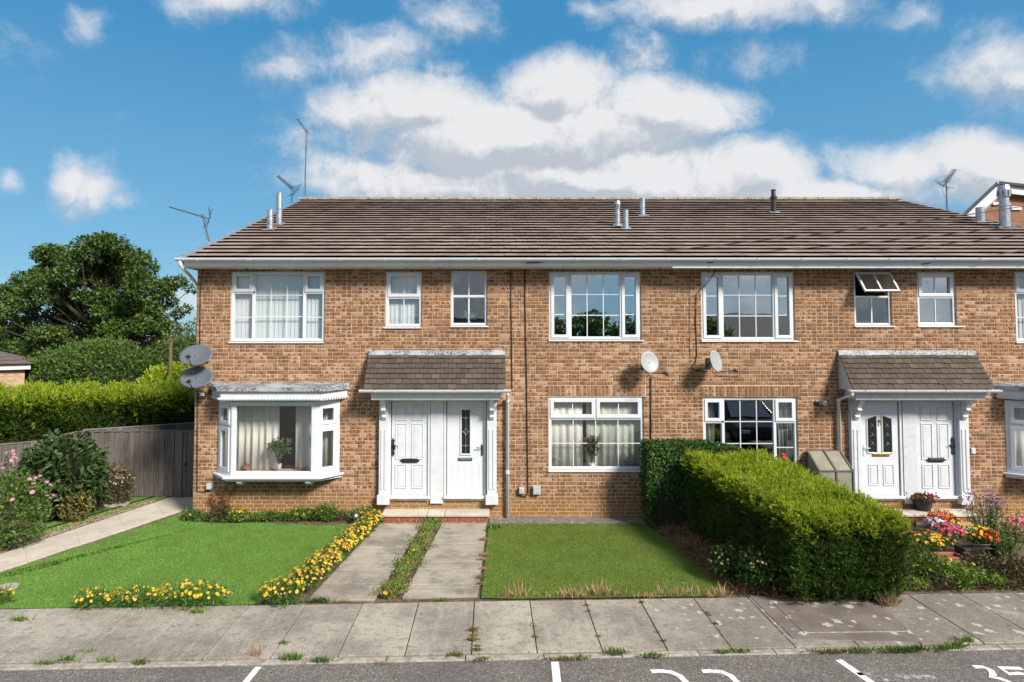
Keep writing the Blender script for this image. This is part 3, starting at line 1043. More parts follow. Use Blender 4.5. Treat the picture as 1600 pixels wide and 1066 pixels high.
def make_eaves():
    gy = YE - .045
    gz = W(766, 403.5, gy).z
    half = [(gy + .062 * math.cos(a), gz + .062 * math.sin(a)) for a in [math.pi + math.pi * k / 8 for k in range(9)]]
    inner = [(gy + .056 * math.cos(a), gz + .002 + .056 * math.sin(a)) for a in [2 * math.pi - math.pi * k / 8 for k in range(9)]]
    g = MB(); g.prism(half + inner, XV0 - .06, XV1, 'x')
    gut = g.build('gutter', 'gutter', house, smooth=False)
    x = XV0 + .35; i = 0
    while x < 11.5:
        m = MB(); m.prism([(gy + .070 * math.cos(a), gz + .070 * math.sin(a)) for a in [math.pi + math.pi * k / 8 for k in range(9)]], x, x + (.11 if i % 4 == 1 else .03), 'x')
        m.build('bracket', 'gutter', gut); x += .88 + random.uniform(-.1, .1); i += 1
    # stop end
    e = MB(); e.prism(half + [(gy + .056, gz + .004)], XV0 - .07, XV0 - .061, 'x'); e.build('stop_end', 'gutter', gut)
    # swan-neck pipe at the corner
    p0 = Vector((XV0 + .02, gy, gz - .05))
    d = MB(); d.tube([p0, p0 + Vector((0, .01, -.10)), W(297, 431, .05), W(302, 437, .14), Vector((XL - .06, .2, ZTOP - .35)), Vector((XL - .06, .2, .1))], .034, 10)
    d.build('downpipe', 'gutter', house, smooth=True)
    fx = W(1050, 412, YE + .05).x
    f = MB(); f.box(XV0 + .06, fx, YE + .04, YE + .06, W(700, 416.5, YE + .04).z, ZE - .005)
    f.build('fascia', 'fascia', house)
    f = MB(); f.box(fx + .002, XV1 - .05, YE + .028, YE + .06, W(1200, 419, YE + .04).z, ZE - .005)
    f.build('fascia', 'upvc', house)
    s = MB(); s.box(XV0 + .06, XV1 - .05, YE + .062, .004, ZTOP, ZTOP + .015); s.build('soffit', 'soffit', house)
    b = MB(); b.box(XV0 + .04, XV0 + .06, YE + .04, .3, ZTOP - .005, ZE + .02); b.build('bargeboard', 'fascia', house)
    for px in (386, 503, 636, 688, 859, 1032, 1128, 1255, 1420, 1540):
        c = W(px, 418.5, -.2)
        v = MB(); v.lathe([(.035, -.006), (.035, .004)], (c.x, -.2, ZTOP), seg=12); v.build('soffit_vent', 'black_plastic', house)


make_eaves()


# ------------------------------------------------------------------ flues
def flue(px, py, w_px, h_px, style):
    p = on_roof(px, py)
    sc = F / (p.y + 13)
    r = w_px / sc / 2; h = h_px / sc
    m = MB()
    b = p - Vector((0, 0, .12))
    h += .12
    if style == 'plain':
        m.lathe([(r, 0), (r, h * .55), (r * 1.06, h * .56), (r * 1.06, h * .59), (r, h * .6), (r, h), (r * .85, h), (r * .85, h - .06)], b)
    elif style == 'cap':
        m.lathe([(r, 0), (r, h * .55), (r * 1.15, h * .56), (r * 1.15, h * .62), (r * .9, h * .63), (r * .9, h * .75), (r * 1.2, h * .76), (r * 1.25, h * .9), (r * 1.0, h), (r * .5, h)], b)
    else:
        m.lathe([(r * 1.25, 0), (r * 1.15, h * .25), (r * .95, h * .27), (r * .95, h * .66), (r * 1.3, h * .68), (r * 1.3, h * .74), (r * .9, h * .76), (r * .7, h * .95), (r * .9, h * .96), (r * .9, h)], b)
    o = m.build('flue', 'black_plastic' if style == 'black' else 'galv', house, smooth=False)
    if style == 'cowl':
        pass
    c = MB()
    q = p + RN * .045
    c.add([q - RU * .18 - Vector((r * 2.0, 0, 0)), q - RU * .18 + Vector((r * 2.0, 0, 0)), q + RU * .15 + Vector((r * 1.6, 0, 0)), q + RU * .15 - Vector((r * 1.6, 0, 0))], [(0, 1, 2, 3)])
    c.build('flashing', 'lead', o)
    if style == 'cap':
        for k in range(8):
            a = 2 * math.pi * k / 8
            v = MB(); v.box(-.006, .006, -.012, .012, 0, h * .10, Matrix.Translation(b + Vector((math.cos(a) * r * 1.22, math.sin(a) * r * 1.22, h * .78))) @ Matrix.Rotation(a, 4, 'Z'))
            v.build('louvre', 'dark_metal', o)


flue(422, 360, 9.5, 33, 'plain'); flue(436, 352, 9.5, 51, 'plain')
flue(965, 354, 8.5, 40, 'cap'); flue(978, 359, 8.5, 31, 'plain'); flue(1004, 338, 8.5, 29, 'plain')
flue(1209, 333, 8, 37, 'black')
flue(1532, 348, 12, 24, 'plain'); flue(1570.5, 357, 14.5, 68, 'cap')


# ------------------------------------------------------------------ porch canopies and doors
def make_porch(m, lbl):
    """m = +1: as built; m = -1: mirrored about the party line"""
    X = (lambda x: x) if m > 0 else mir
    def bx(mb, x0, x1, *r):
        a, b = sorted((X(x0), X(x1))); return mb.box(a, b, *r)
    cx0, cx1 = W(577, 580).x, W(789, 580).x
    zt = W(680, 553, -.02).z; yb = -.50; zb = W(680, 609, yb).z
    # body: cheeks and boarding under the tiles
    body = MB()
    for xa in (cx0 + .0, cx1 - .035):
        a, b = sorted((X(xa), X(xa + .035)))
        body.prism([(.0, zb - .02), (yb + .03, zb - .02), (yb + .03, zb + .0), (-.03, zt - .02), (.0, zt - .02)], a, b, 'x')
    a, b = sorted((X(cx0 + .036), X(cx1 - .036)))
    body.prism([(.0, zb - .04), (yb + .03, zb - .04), (yb + .03, zb - .015), (-.03, zt - .03), (.0, zt - .03)], a, b, 'x')
    can = body.build('porch_canopy', 'render_white', house)
    can['label'] = lbl
    # tiles
    v = Vector((0, -.02 - yb, zt - zb)); L = v.length; u = v.normalized(); n = Vector((0, -u.z, u.y))
    def S(x, s, h): return Vector((x, yb, zb)) + u * s + n * h
    rows = 7; g = L / rows; tw = .165
    meshes = {}
    a0, a1 = sorted((X(cx0 - .012), X(cx1 + .012)))
    for r in range(rows):
        gg = g
        x = a0 - (tw / 2 if r % 2 else 0)
        while x < a1 - .01:
            xa, xb = max(x, a0), min(x + tw, a1)
            key = round(xb - xa, 3)
            if key not in meshes:
                w = key / 2 - .0035
                vs = [S(0, 0, 0) * 0 + Vector((sx, 0, 0)) + u * s + n * h for sx, s, h in
                      ((-w, 0, .024), (w, 0, .024), (w, 0, .036), (-w, 0, .036), (-w, g + .02, -.002), (w, g + .02, -.002), (w, g + .02, .010), (-w, g + .02, .010))]
                me = bpy.data.meshes.new('canopy_tile'); me.from_pydata([q[:] for q in vs], [], [(0, 1, 2, 3), (3, 2, 6, 7), (0, 4, 5, 1), (0, 3, 7, 4), (1, 5, 6, 2), (4, 7, 6, 5)])
                me.materials.append(MATS['canopy_tile']); meshes[key] = me
            o = link('canopy_tile', meshes[key], can, S((xa + xb) / 2, r * g + random.uniform(-.006, .006), random.uniform(-.002, .003)))
            o.rotation_euler = (random.uniform(-.012, .012), random.uniform(-.006, .006), 0)
            x += tw
    # lead flashing
    f = MB(); a, b = sorted((X(cx0 - .005), X(cx1 + .015)))
    zf = W(680, 547.5, -.02).z
    f.prism([(-.003, zf), (-.03, zf - .004), (-.075, zt - .06), (-.068, zt - .065), (-.003, zt - .03)], a, b, 'x'); f.build('flashing', 'lead', can)
    # gutter
    gx0, gx1 = W(561, 611, yb - .05).x, W(798, 611, yb - .05).x
    gy = yb - .03; gz = zb - .0
    a, b = sorted((X(gx0), X(gx1)))
    half = [(gy + .06 * math.cos(t), gz + .06 * math.sin(t)) for t in [math.pi + math.pi * k / 8 for k in range(9)]]
    gm = MB(); gm.prism(half, a, b, 'x'); gut = gm.build('gutter', 'gutter', can)
    for fx in (.1, .37, .63, .9):
        xx = a + (b - a) * fx
        q = MB(); q.prism([(gy + .067 * math.cos(t), gz + .067 * math.sin(t)) for t in [math.pi + math.pi * k / 8 for k in range(9)]], xx, xx + .025, 'x'); q.build('bracket', 'gutter', gut)
    # downpipe
    dx = W(793, 700, -.06).x
    dp = MB(); dp.tube([(X(dx - .01), gy, gz - .03), (X(dx - .01), gy, gz - .10), (X(dx), -.06, gz - .24), (X(dx), -.06, .02)], .034, 10)
    d = dp.build('downpipe', 'gutter', can, smooth=True)
    for z in (.9, gz - .28):
        q = MB(); q.lathe([(.042, 0), (.042, .06)], (X(dx), -.06, z), seg=12); q.build('collar', 'gutter', d)
    # frieze beam with dentils
    bx0, bx1 = W(580, 620, yb + .1).x, W(782, 620, yb + .1).x
    zbm = W(680, 625.5, yb + .06).z
    a, b = sorted((X(bx0), X(bx1)))
    fr = MB(); fr.prism([(-.005, zb - .045), (yb + .03, zb - .045), (yb + .03, zb - .10), (yb + .07, zb - .105), (yb + .09, zbm), (-.005, zbm)], a, b, 'x')
    beam = fr.build('frieze', 'timber_white', can)
    nd = 31
    for k in range(nd):
        xx = a + .04 + (b - a - .08) * k / (nd - 1)
        q = MB(); q.box(xx - .017, xx + .017, yb + .008, yb + .029, zb - .092, zb - .05); q.build('dentil', 'timber_white', beam)
    # pilasters
    for (pa, pb) in ((592, 606.5), (761, 776)):
        x0, x1 = W(pa, 700, -.1).x, W(pb, 700, -.1).x
        z0 = W(pa, 789, -.12).z
        q = MB(); bx(q, x0, x1, -.10, .03, z0 + .19, zbm - .002)
        pil = q.build('pilaster', 'timber_white', can, bevel=.006)
        for t in (.3, .7):
            xx = x0 + (x1 - x0) * t
            q = MB(); bx(q, xx - .022, xx + .022, -.112, -.099, z0 + .30, zbm - .62); q.build('fluting', 'timber_white', pil, bevel=.005)
        q = MB(); bx(q, x0 - .03, x1 + .03, -.14, .03, z0, z0 + .192); q.build('plinth', 'timber_white', pil, bevel=.01)
        xm = (x0 + x1) / 2 + (.01 if pa < 700 else .0)
        a, b = sorted((X(xm - .045), X(xm + .045)))
        q = MB(); q.prism([(-.10, zbm - .002), (-.36, zbm - .002), (-.36, zbm - .05), (-.30, zbm - .09), (-.24, zbm - .18), (-.27, zbm - .22), (-.21, zbm - .26), (-.15, zbm - .33), (-.17, zbm - .36), (-.13, zbm - .42), (-.10, zbm - .44)], a, b, 'x')
        q.build('corbel', 'timber_white', pil, bevel=.008)
    # centre panel and door frames
    q = MB(); bx(q, W(673, 700).x, W(693, 700).x, -.045, .03, W(680, 787, -.05).z, zbm - .002)
    q.build('centre_panel', 'render_white' if m < 0 else 'timber_white', can)
    q = MB(); bx(q, W(606.6, 700).x, W(672.6, 700).x, .0, .03, DZ0 - .11, DZ0 - .0); bx(q, W(693.4, 700).x, W(761, 700).x, .0, .03, DZ0 - .11, DZ0)
    q.build('door_backing', 'timber_white', can)
    for (pa, pb) in ((607, 672.5), (693.5, 760)):
        x0, x1 = W(pa, 700).x, W(pb, 700).x
        q = MB()
        bx(q, x0, x0 + .05, -.03, .04, DZ0, zbm - .002); bx(q, x1 - .05, x1, -.03, .04, DZ0, zbm - .002); bx(q, x0 + .05, x1 - .05, -.03, .04, DZ1 - .02, zbm - .002)
        q.build('door_frame', 'timber_white', can, bevel=.004)
        q = MB(); bx(q, x0 - .0, x1 + .0, -.085, .03, DZ0 - .055, DZ0 - .002); q.build('threshold', 'timber_white', can, bevel=.005)
    return can


PORCH1 = make_porch(1, 'brown tiled porch canopy over two white doors beside the bay')
PORCH2 = make_porch(-1, 'brown tiled porch canopy above a flower pot')


def leaf_door(x0, x1, panels, label, mat='timber_white'):
    """door leaf with moulded panels (fractions of width and height)"""
    z0, z1 = DZ0 + .006, DZ1 - .026
    w, h = x1 - x0, z1 - z0
    m = MB(); m.box(x0, x1, .0, .045, z0, z1)
    d = m.build('door', mat, house, bevel=.004)
    d['label'] = label
    for (a, b, c, e) in panels:
        xa, xb, za, zb = x0 + a * w, x0 + b * w, z0 + c * h, z0 + e * h
        q = MB(); frame_box(q, xa, xb, za, zb, .022, -.012, .002, Matrix.Identity(4))
        q.box(xa + .045, xb - .045, -.008, .002, za + .045, zb - .045)
        q.build('panel', mat, d, bevel=.005)
    return d, (x0, x1, z0, z1)


def letter_plate(d, x, z, mat, w=.30, ornate=True):
    q = MB(); q.box(x - w / 2, x + w / 2, -.022, .002, z - .042, z + .042)
    if ornate:
        for sg in (-1, 1):
            q.prism([(x + sg * w / 2, z - .045), (x + sg * (w / 2 + .055), z), (x + sg * w / 2, z + .045)][::sg], -.015, .002, 'y')
    o = q.build('letter_plate', mat, d, bevel=.004)
    q = MB(); q.box(x - w / 2 + .02, x + w / 2 - .02, -.03, -.0225, z - .02, z + .018); q.build('flap', mat, o, bevel=.003)


def iron_handle(d, x, z, sg):
    q = MB()
    q.prism([(x - .034, z - .13), (x, z - .19), (x + .034, z - .13), (x + .018, z - .08), (x + .046, z), (x + .018, z + .08), (x + .034, z + .13), (x, z + .19), (x - .034, z + .13), (x - .018, z + .08), (x - .046, z), (x - .018, z - .08)], -.016, .001, 'y')
    o = q.build('handle_plate', 'black_plastic', d, bevel=.003)
    q = MB(); q.tube([(x, -.01, z + .03), (x, -.05, z + .03), (x + sg * .06, -.055, z + .035), (x + sg * .10, -.05, z + .01)], [.012, .011, .010, .008], 8); q.build('lever', 'black_plastic', o, smooth=True)


six = [(.10, .42, .80, .96), (.55, .87, .80, .96), (.10, .42, .38, .77), (.55, .87, .38, .77), (.10, .42, .07, .33), (.55, .87, .07, .33)]


def doors():
    x0, x1 = W(610.5, 700).x + .02, W(670.5, 700).x - .02
    d, b = leaf_door(x0, x1, six, 'white six panel door with black iron letter plate, below the canopy')
    letter_plate(d, (x0 + x1) / 2, W(640, 720, -.02).z, 'black_plastic')
    iron_handle(d, x0 + .03, W(614, 699, -.02).z, 1)
    # composite door with a leaded slot window
    x0, x1 = W(697, 700).x + .02, W(757.5, 700).x - .02
    d, b = leaf_door(x0, x1, [], 'white door with tall narrow leaded glass panel', 'upvc')
    z0, z1 = W(727, 711).z, W(727, 638).z
    xa, xb = W(719, 700).x, W(736.5, 700).x
    q = MB(); frame_box(q, xa, xb, z0, z1, .03, -.018, .002, Matrix.Identity(4)); q.build('glass_surround', 'upvc', d, bevel=.005)
    q = MB(); q.box(xa + .029, xb - .029, -.006, -.001, z0 + .029, z1 - .029); pane = q.build('glass_panel', 'glass_black', d)
    xm = (xa + xb) / 2
    ld = MB()
    for zz, r in ((z0 + (z1 - z0) * .2, .028), (z0 + (z1 - z0) * .5, .075), (z0 + (z1 - z0) * .8, .028)):
        rx = min(r * .62, .045)
        pts = [(xm - rx, -.009, zz), (xm, -.009, zz + r), (xm + rx, -.009, zz), (xm, -.009, zz - r), (xm - rx, -.009, zz)]
        for p, q_ in zip(pts, pts[1:]): ld.tube([p, q_], .0035, 5)
        ld.tube([(xa + .03, -.009, zz), (xm - rx, -.009, zz)], .0035, 5); ld.tube([(xb - .03, -.009, zz), (xm + rx, -.009, zz)], .0035, 5)
    ld.tube([(xm, -.008, z0 + .03), (xm, -.008, z1 - .03)], .003, 5)
    ld.build('leading', 'leading', d)['kind'] = 'stuff'
    for k in range(5):
        xx = x0 + (x1 - x0) * (.12 + .19 * k)
        q = MB(); q.box(xx - .003, xx + .003, -.004, .002, b[2] + .12, W(727, 720).z - .06); q.build('groove_bead', 'upvc', d)
    q = MB(); zl = W(727, 718, -.02).z; q.box(xm - .15, xm + .13, -.02, .002, zl - .025, zl + .03); o = q.build('letter_plate', 'dark_metal', d, bevel=.004)
    q = MB(); q.box(xm - .125, xm + .105, -.026, -.0205, zl - .004, zl + .022); q.build('flap', 'galv', o)
    hx, hz = W(753, 703, -.02).x, W(753, 703, -.02).z
    q = MB(); q.box(hx - .016, hx + .016, -.014, .002, hz - .12, hz + .10); o = q.build('handle_plate', 'dark_metal', d, bevel=.003)
    q = MB(); q.tube([(hx, -.01, hz + .04), (hx, -.05, hz + .04), (hx - .12, -.05, hz + .045)], .009, 8); q.build('lever', 'dark_metal', o, smooth=True)
    # right porch: panelled door with two arched lights
    x0, x1 = mir(W(757.5, 700).x) + .02, mir(W(697, 700).x) - .02
    d, b = leaf_door(x0, x1, [(.16, .44, .10, .33), (.56, .86, .10, .33)], 'white door with two arched glass lights and brass letter plate', 'upvc')
    w, h = x1 - x0, b[3] - b[2]
    for (a, c, sg) in ((.15, .42, 1), (.56, .83, -1)):
        xa, xb = x0 + a * w, x0 + c * w; za, zb = b[2] + .45 * h, b[2] + .84 * h
        dz = .035
        pl = [(xa, za), (xb, za), (xb, zb + (dz if sg > 0 else -dz)), (xa, zb + (-dz if sg > 0 else dz))]
        q = MB()
        # surround as four bars
        for p, p2 in zip(pl, pl[1:] + pl[:1]):
            q.tube([(p[0], -.006, p[1]), (p2[0], -.006, p2[1])], .014, 6)
        q.build('light_surround', 'upvc', d)
        q = MB(); q.prism([(p[0] * .84 + (xa + xb) / 2 * .16, p[1] * .95 + (za + zb) / 2 * .05) for p in pl], -.008, -.001, 'y'); q.build('glass_panel', 'glass_black', d)
        ld = MB(); xm = (xa + xb) / 2
        for f in (.25, .5, .75):
            zz = za + (zb - za) * f
            ld.tube([(xm - .03, -.011, zz - .03), (xm + .02, -.011, zz + .03)], .0035, 5); ld.tube([(xm + .03, -.011, zz - .02), (xm - .01, -.011, zz + .045)], .0035, 5)
        ld.build('leading', 'leading', d)['kind'] = 'stuff'
    q = MB(); zl = W(1375, 711, -.02).z; q.box(x0 + .28 * w, x0 + .74 * w, -.018, .002, zl - .03, zl + .03); o = q.build('letter_plate', 'brass', d, bevel=.004)
    q = MB(); q.box(x0 + .33 * w, x0 + .69 * w, -.024, -.0185, zl - .012, zl + .012); q.build('flap', 'brass', o)
    q = MB(); q.lathe([(.012, 0), (.03, .012), (.012, .024)], (x0 + .5 * w, -.03, b[2] + .8 * h), (0, 1, 0), 10); q.tube([(x0 + .5 * w, -.02, b[2] + .8 * h), (x0 + .5 * w, -.03, b[2] + .75 * h)], .01); q.build('knocker', 'brass', d)
    hx, hz = x0 + .05 * w, W(1352, 703).z
    q = MB(); q.box(hx - .013, hx + .013, -.014, .002, hz - .12, hz + .10); o = q.build('handle_plate', 'upvc', d, bevel=.003)
    q = MB(); q.tube([(hx, -.01, hz + .04), (hx, -.045, hz + .04), (hx + .11, -.045, hz + .04)], .009, 8); q.build('lever', 'upvc', o, smooth=True)
    # its neighbour
    x0, x1 = mir(W(670.5, 700).x) + .02, mir(W(610.5, 700).x) - .02
    d, b = leaf_door(x0, x1, six, 'white six panel door behind the black flower pot')
    letter_plate(d, W(1462, 719).x, W(1462, 719, -.02).z, 'black_plastic')
    iron_handle(d, x1 - .03, W(1488, 697, -.02).z, -1)
    q = MB(); q.lathe([(.02, 0), (.02, .012)], (x1 - .02, -.012, W(1494, 685).z), (0, 1, 0), 10); q.build('lock', 'galv', d)


doors()


# ------------------------------------------------------------------ steps
def make_step(x0, x1, front, zt, lbl, mat='kerb'):
    s = MB(); s.box(x0 + .03, x1 - .03, front + .04, .0, -.05, zt - .06)
    st = s.build('door_step', 'mortar', None)
    tag(st, lbl, 'step')
    xs = x0 + .03
    for r in range(2):
        x = x0 + .03 - (.11 if r else 0); z = -.02 + r * .075
        while x < x1 - .05:
            a, b = max(x, x0 + .03), min(x + .215, x1 - .03)
            q = MB(); q.box(a + .003, b - .003, front + .028, front + .06, z, min(z + .066, zt - .062)); q.build('brick', 'red_brick', st, bevel=.004); x += .225
    cuts = [x0, x0 + (x1 - x0) * .42, x0 + (x1 - x0) * .585, x1]
    for a, b in zip(cuts, cuts[1:]):
        q = MB(); q.box(a + .004, b - .004, front, -.012, zt - .058, zt); q.build('step_slab', 'path_pale', st, bevel=.01)
    return st


make_step(W(597, 795, -.3).x, W(765, 795, -.3).x, -.40, .185, 'low brick and stone step in front of two white doors')
make_step(mir(W(765, 795, -.3).x), mir(W(597, 795, -.3).x), -.40, .185, 'stone step holding the black flower pot')


# ------------------------------------------------------------------ curtains, blinds and window plants
def curtain(x0, x1, z0, z1, y, mat, label, folds=9, amp=.03, cat='curtain', group=None):
    n = int(folds * 10)
    m = MB(); vs = []; fs = []
    ph = random.uniform(0, 6)
    for i in range(n + 1):
        t = i / n; x = x0 + (x1 - x0) * t
        yy = y + amp * math.sin(t * folds * 6.283 + ph) + amp * .5 * math.sin(t * folds * 3.1 + 1 + ph)
        vs += [Vector((x, yy, z0)), Vector((x + random.uniform(-.004, .004), yy * .6 + y * .4, z1))]
    for i in range(n): fs.append((2 * i, 2 * i + 2, 2 * i + 3, 2 * i + 1))
    m.add(vs, fs)
    o = m.build('curtain', mat, None, smooth=True)
    s = o.modifiers.new('thick', 'SOLIDIFY'); s.thickness = .004
    return tag(o, label, cat, group)


def blind(key, label, y=.16, pitch=.085):
    x0, x1, z0, z1 = WIN[key]
    r = MB(); r.box(x0 - .02, x1 + .02, y - .03, y + .03, z1 - .05, z1 - .01)
    o = thing('vertical_blind', (x0, y, z0), label, 'blind')
    r.build('head_rail', 'upvc', o)
    m = MB(); x = x0 - .02
    while x < x1:
        a = R(9 + random.uniform(-4, 4)); c, s_ = math.cos(a) * .053, math.sin(a) * .053
        m.add([Vector((x - c, y - s_, z0 + .02)), Vector((x + c, y + s_, z0 + .02)), Vector((x + c, y + s_, z1 - .05)), Vector((x - c, y - s_, z1 - .05))], [(0, 1, 2, 3)]); x += pitch
    tag(m.build('slats', 'blind', o), kind='stuff')


blind('w1', 'white vertical blind closed behind the wide window above the bay')
blind('w2', 'white vertical blind closed behind the small window over the porch')
blind('w8', 'white vertical blind behind the upper end window')
z0, z1 = BAYZ
curtain(-5.46, -4.34, z0 + .03, z1 - .02, .10, 'cream_curtain', 'cream curtain hanging beside the green pot plant in the bay', 8, .035)
curtain(-4.0, -3.14, z0 + .03, z1 - .02, .10, 'cream_curtain', 'narrow cream curtain gathered at the dark side of the bay', 5, .03)
curtain(mir(-3.2), mir(-5.1), z0 + .03, z1 - .02, .15, 'blind', 'pale curtain in the end bay window', 9, .03)
x0, x1, z0, z1 = WIN['l1']
curtain(x0 - .02, x0 + .72, z0 + .02, z1, .17, 'cream_curtain', 'cream curtain to the doors side of the dried plant', 5, .012)
curtain(x0 + .79, x1 + .03, z0 + .02, z1, .17, 'green_curtain', 'pale curtain to the hedge side of the dried plant', 8, .014)
x0, x1, z0, z1 = WIN['l2']
curtain(x0, x0 + .30, z0 + .02, z1, .20, 'cream_curtain', 'pale curtain at the ivy end of the dark window', 4, .03)
curtain(x1 - .36, x1 + .02, z0 + .02, z1, .20, 'cream_curtain', 'pale curtain at the geranium end of the dark window', 4, .03)
for key, lb in (('w4', 'above the cream curtains'), ('w5', 'above the ivy hedge')):
    x0, x1, z0, z1 = WIN[key]
    curtain(x0, x0 + .2, z0 + .02, z1, .25, 'blind', 'pale curtain in the upper casement window %s, doors end' % lb if key == 'w4' else 'pale curtain in the upper window %s, cable side' % lb, 3, .03)
    curtain(x1 - .3, x1 + .02, z0 + .02, z1, .25, 'blind', 'pale curtain in the upper casement window %s, dish side' % lb if key == 'w4' else 'pale curtain in the upper window %s, porch side' % lb, 4, .03)


def pot_plant(name, loc, label, pot_r, pot_h, potmat, h, rad, n, leaf, lw, mat, cat='plant', upright=False, rim=True):
    o = thing(name, loc, label, cat)
    q = MB(); q.lathe([(pot_r * .72, 0), (pot_r, pot_h * .97), (pot_r * 1.06, pot_h * .97), (pot_r * 1.06, pot_h), (pot_r * .9, pot_h), (pot_r * .88, pot_h * .9)], loc, seg=18)
    q.build('pot', potmat, o, smooth=False)
    L = np.array(loc)
    C = []; st = MB()
    for k in range(14):
        a = random.uniform(0, 6.28); rr = rad * random.uniform(.2, 1)
        tip = Vector(loc) + Vector((math.cos(a) * rr, math.sin(a) * rr * .8, pot_h + h * random.uniform(.45, 1)))
        b = Vector(loc) + Vector((0, 0, pot_h * .9)); md = b.lerp(tip, .55) + Vector((0, 0, .04))
        st.tube([b, md, tip], [.006, .004, .002], 5)
        C.append(tip)
    st.build('stem', 'bark', o)
    idx = rng.integers(0, len(C), n)
    P = np.array([c[:] for c in C])[idx] + rng.normal(size=(n, 3)) * rad * .22
    D = rng.normal(size=(n, 3)) + np.array([0, 0, .9 if upright else .2])
    leaves('foliage', P, D, rng.uniform(.7, 1.2, n) * leaf, rng.uniform(.7, 1.2, n) * lw, mat, o)
    return o


pot_plant('pot_plant', W(436, 732, -.12), 'small green leafy plant in a white pot inside the bay window', .055, .09, 'upvc', .42, .17, 260, .10, .045, 'herb')
pot_plant('pot_plant', W(384, 732, .02), 'empty orange pot behind the bay glass', .075, .075, 'terracotta', .03, .02, 4, .02, .01, 'dry_stem')
x0, x1, z0, z1 = WIN['l1']
pot_plant('dried_plant', (W(925, 720, .10).x, .115, z0 + .05), 'brown dried plant standing on the window sill among cream curtains', .07, .07, 'cream_curtain', .46, .18, 600, .10, .018, 'dead_bush', upright=True)
x0, x1, z0, z1 = WIN['w3']
pot_plant('pot_plant', (W(733, 500, .14).x, .14, z0 + .045), 'silvery spiky plant on the sill of the dark upper window', .05, .04, 'upvc', .12, .10, 160, .12, .012, 'silver_leaf', upright=True)


# ------------------------------------------------------------------ dishes, aerials, cables, boxes
def dish(px, py, rx_px, rz_px, off, face, mat, label, arm, tilt=0.0):
    """offset paraboloid on a bracket fixed to the wall"""
    c = W(px, py, -off)
    sc = F / (c.y + 13)
    rx, rz = rx_px / sc, rz_px / sc
    f = Vector(face).normalized()
    u = Vector((0, 0, 1)).cross(f).normalized(); v = f.cross(u)
    o = thing('satellite_dish', c, label, 'satellite dish')
    m = MB(); vs = []; fs = []
    rings, seg = 6, 28
    ct, sn = math.cos(tilt), math.sin(tilt)
    for i in range(rings + 1):
        r = i / rings
        for k in range(seg):
            a = 2 * math.pi * k / seg
            ex, ez = math.cos(a) * rx * r, math.sin(a) * rz * r
            ex, ez = ex * ct - ez * sn, ex * sn + ez * ct
            vs.append(c + u * ex + v * ez + f * (.16 * (r * r - 1) * min(rx, rz)))
    for i in range(rings):
        for k in range(seg): fs.append((i * seg + k, i * seg + (k + 1) % seg, (i + 1) * seg + (k + 1) % seg, (i + 1) * seg + k))
    m.add(vs, fs)
    d = m.build('reflector', mat, o, smooth=True)
    s_ = d.modifiers.new('t', 'SOLIDIFY'); s_.thickness = .008
    w0 = Vector((c.x, .0, c.z))
    q = MB(); back = c - f * .16 * min(rx, rz)
    q.tube([back - f * .01, back - f * .10, Vector((back.x, -.04, back.z - .06))], .016, 8)
    q.box(back.x - .05, back.x + .05, -.03, .0, back.z - .14, back.z + .06); q.build('bracket', 'dark_metal', o)
    a0 = c - v * rz * .95
    tip = c + Vector(arm)
    q = MB(); q.tube([a0 - f * .02, a0.lerp(tip, .9)], .010, 8); q.build('arm', 'dark_metal', o)
    q = MB(); dd = (c - tip).normalized(); q.lathe([(.02, -.05), (.028, -.03), (.028, .02), (.036, .03), (.036, .05), (.02, .055)], tip, dd, 12); q.build('receiver_head', 'black_plastic', o, smooth=False)
    q = MB(); q.tube([tip - dd * .05, tip - dd * .05 + Vector((.0, .04, -.10)), a0 + Vector((.02, .12, -.10)), Vector((back.x - .02, -.015, back.z - .15))], .005, 6); q.build('lead', 'cable_black', o, smooth=True)
    return o


dish(306, 555, 28, 19.5, .45, (-.10, -.80, .60), 'dish_grey', 'upper of two dark grey satellite dishes on the house corner', (.0, -.34, -.02), R(-7))
dish(307, 589.5, 28.5, 19.5, .45, (-.10, -.80, .60), 'dish_grey', 'lower dark grey satellite dish, above the floodlight', (.0, -.34, -.06), R(-7))
dish(1015, 566, 16, 17.5, .34, (.32, -.90, .28), 'dish_pale', 'pale satellite dish at the lower corner of the upper casement window', (.27, -.20, -.22))
dish(1119, 564.5, 15.5, 17.5, .36, (.62, -.75, .25), 'dish_pale', 'pale satellite dish below the window with the looping cable', (.33, -.16, -.18))


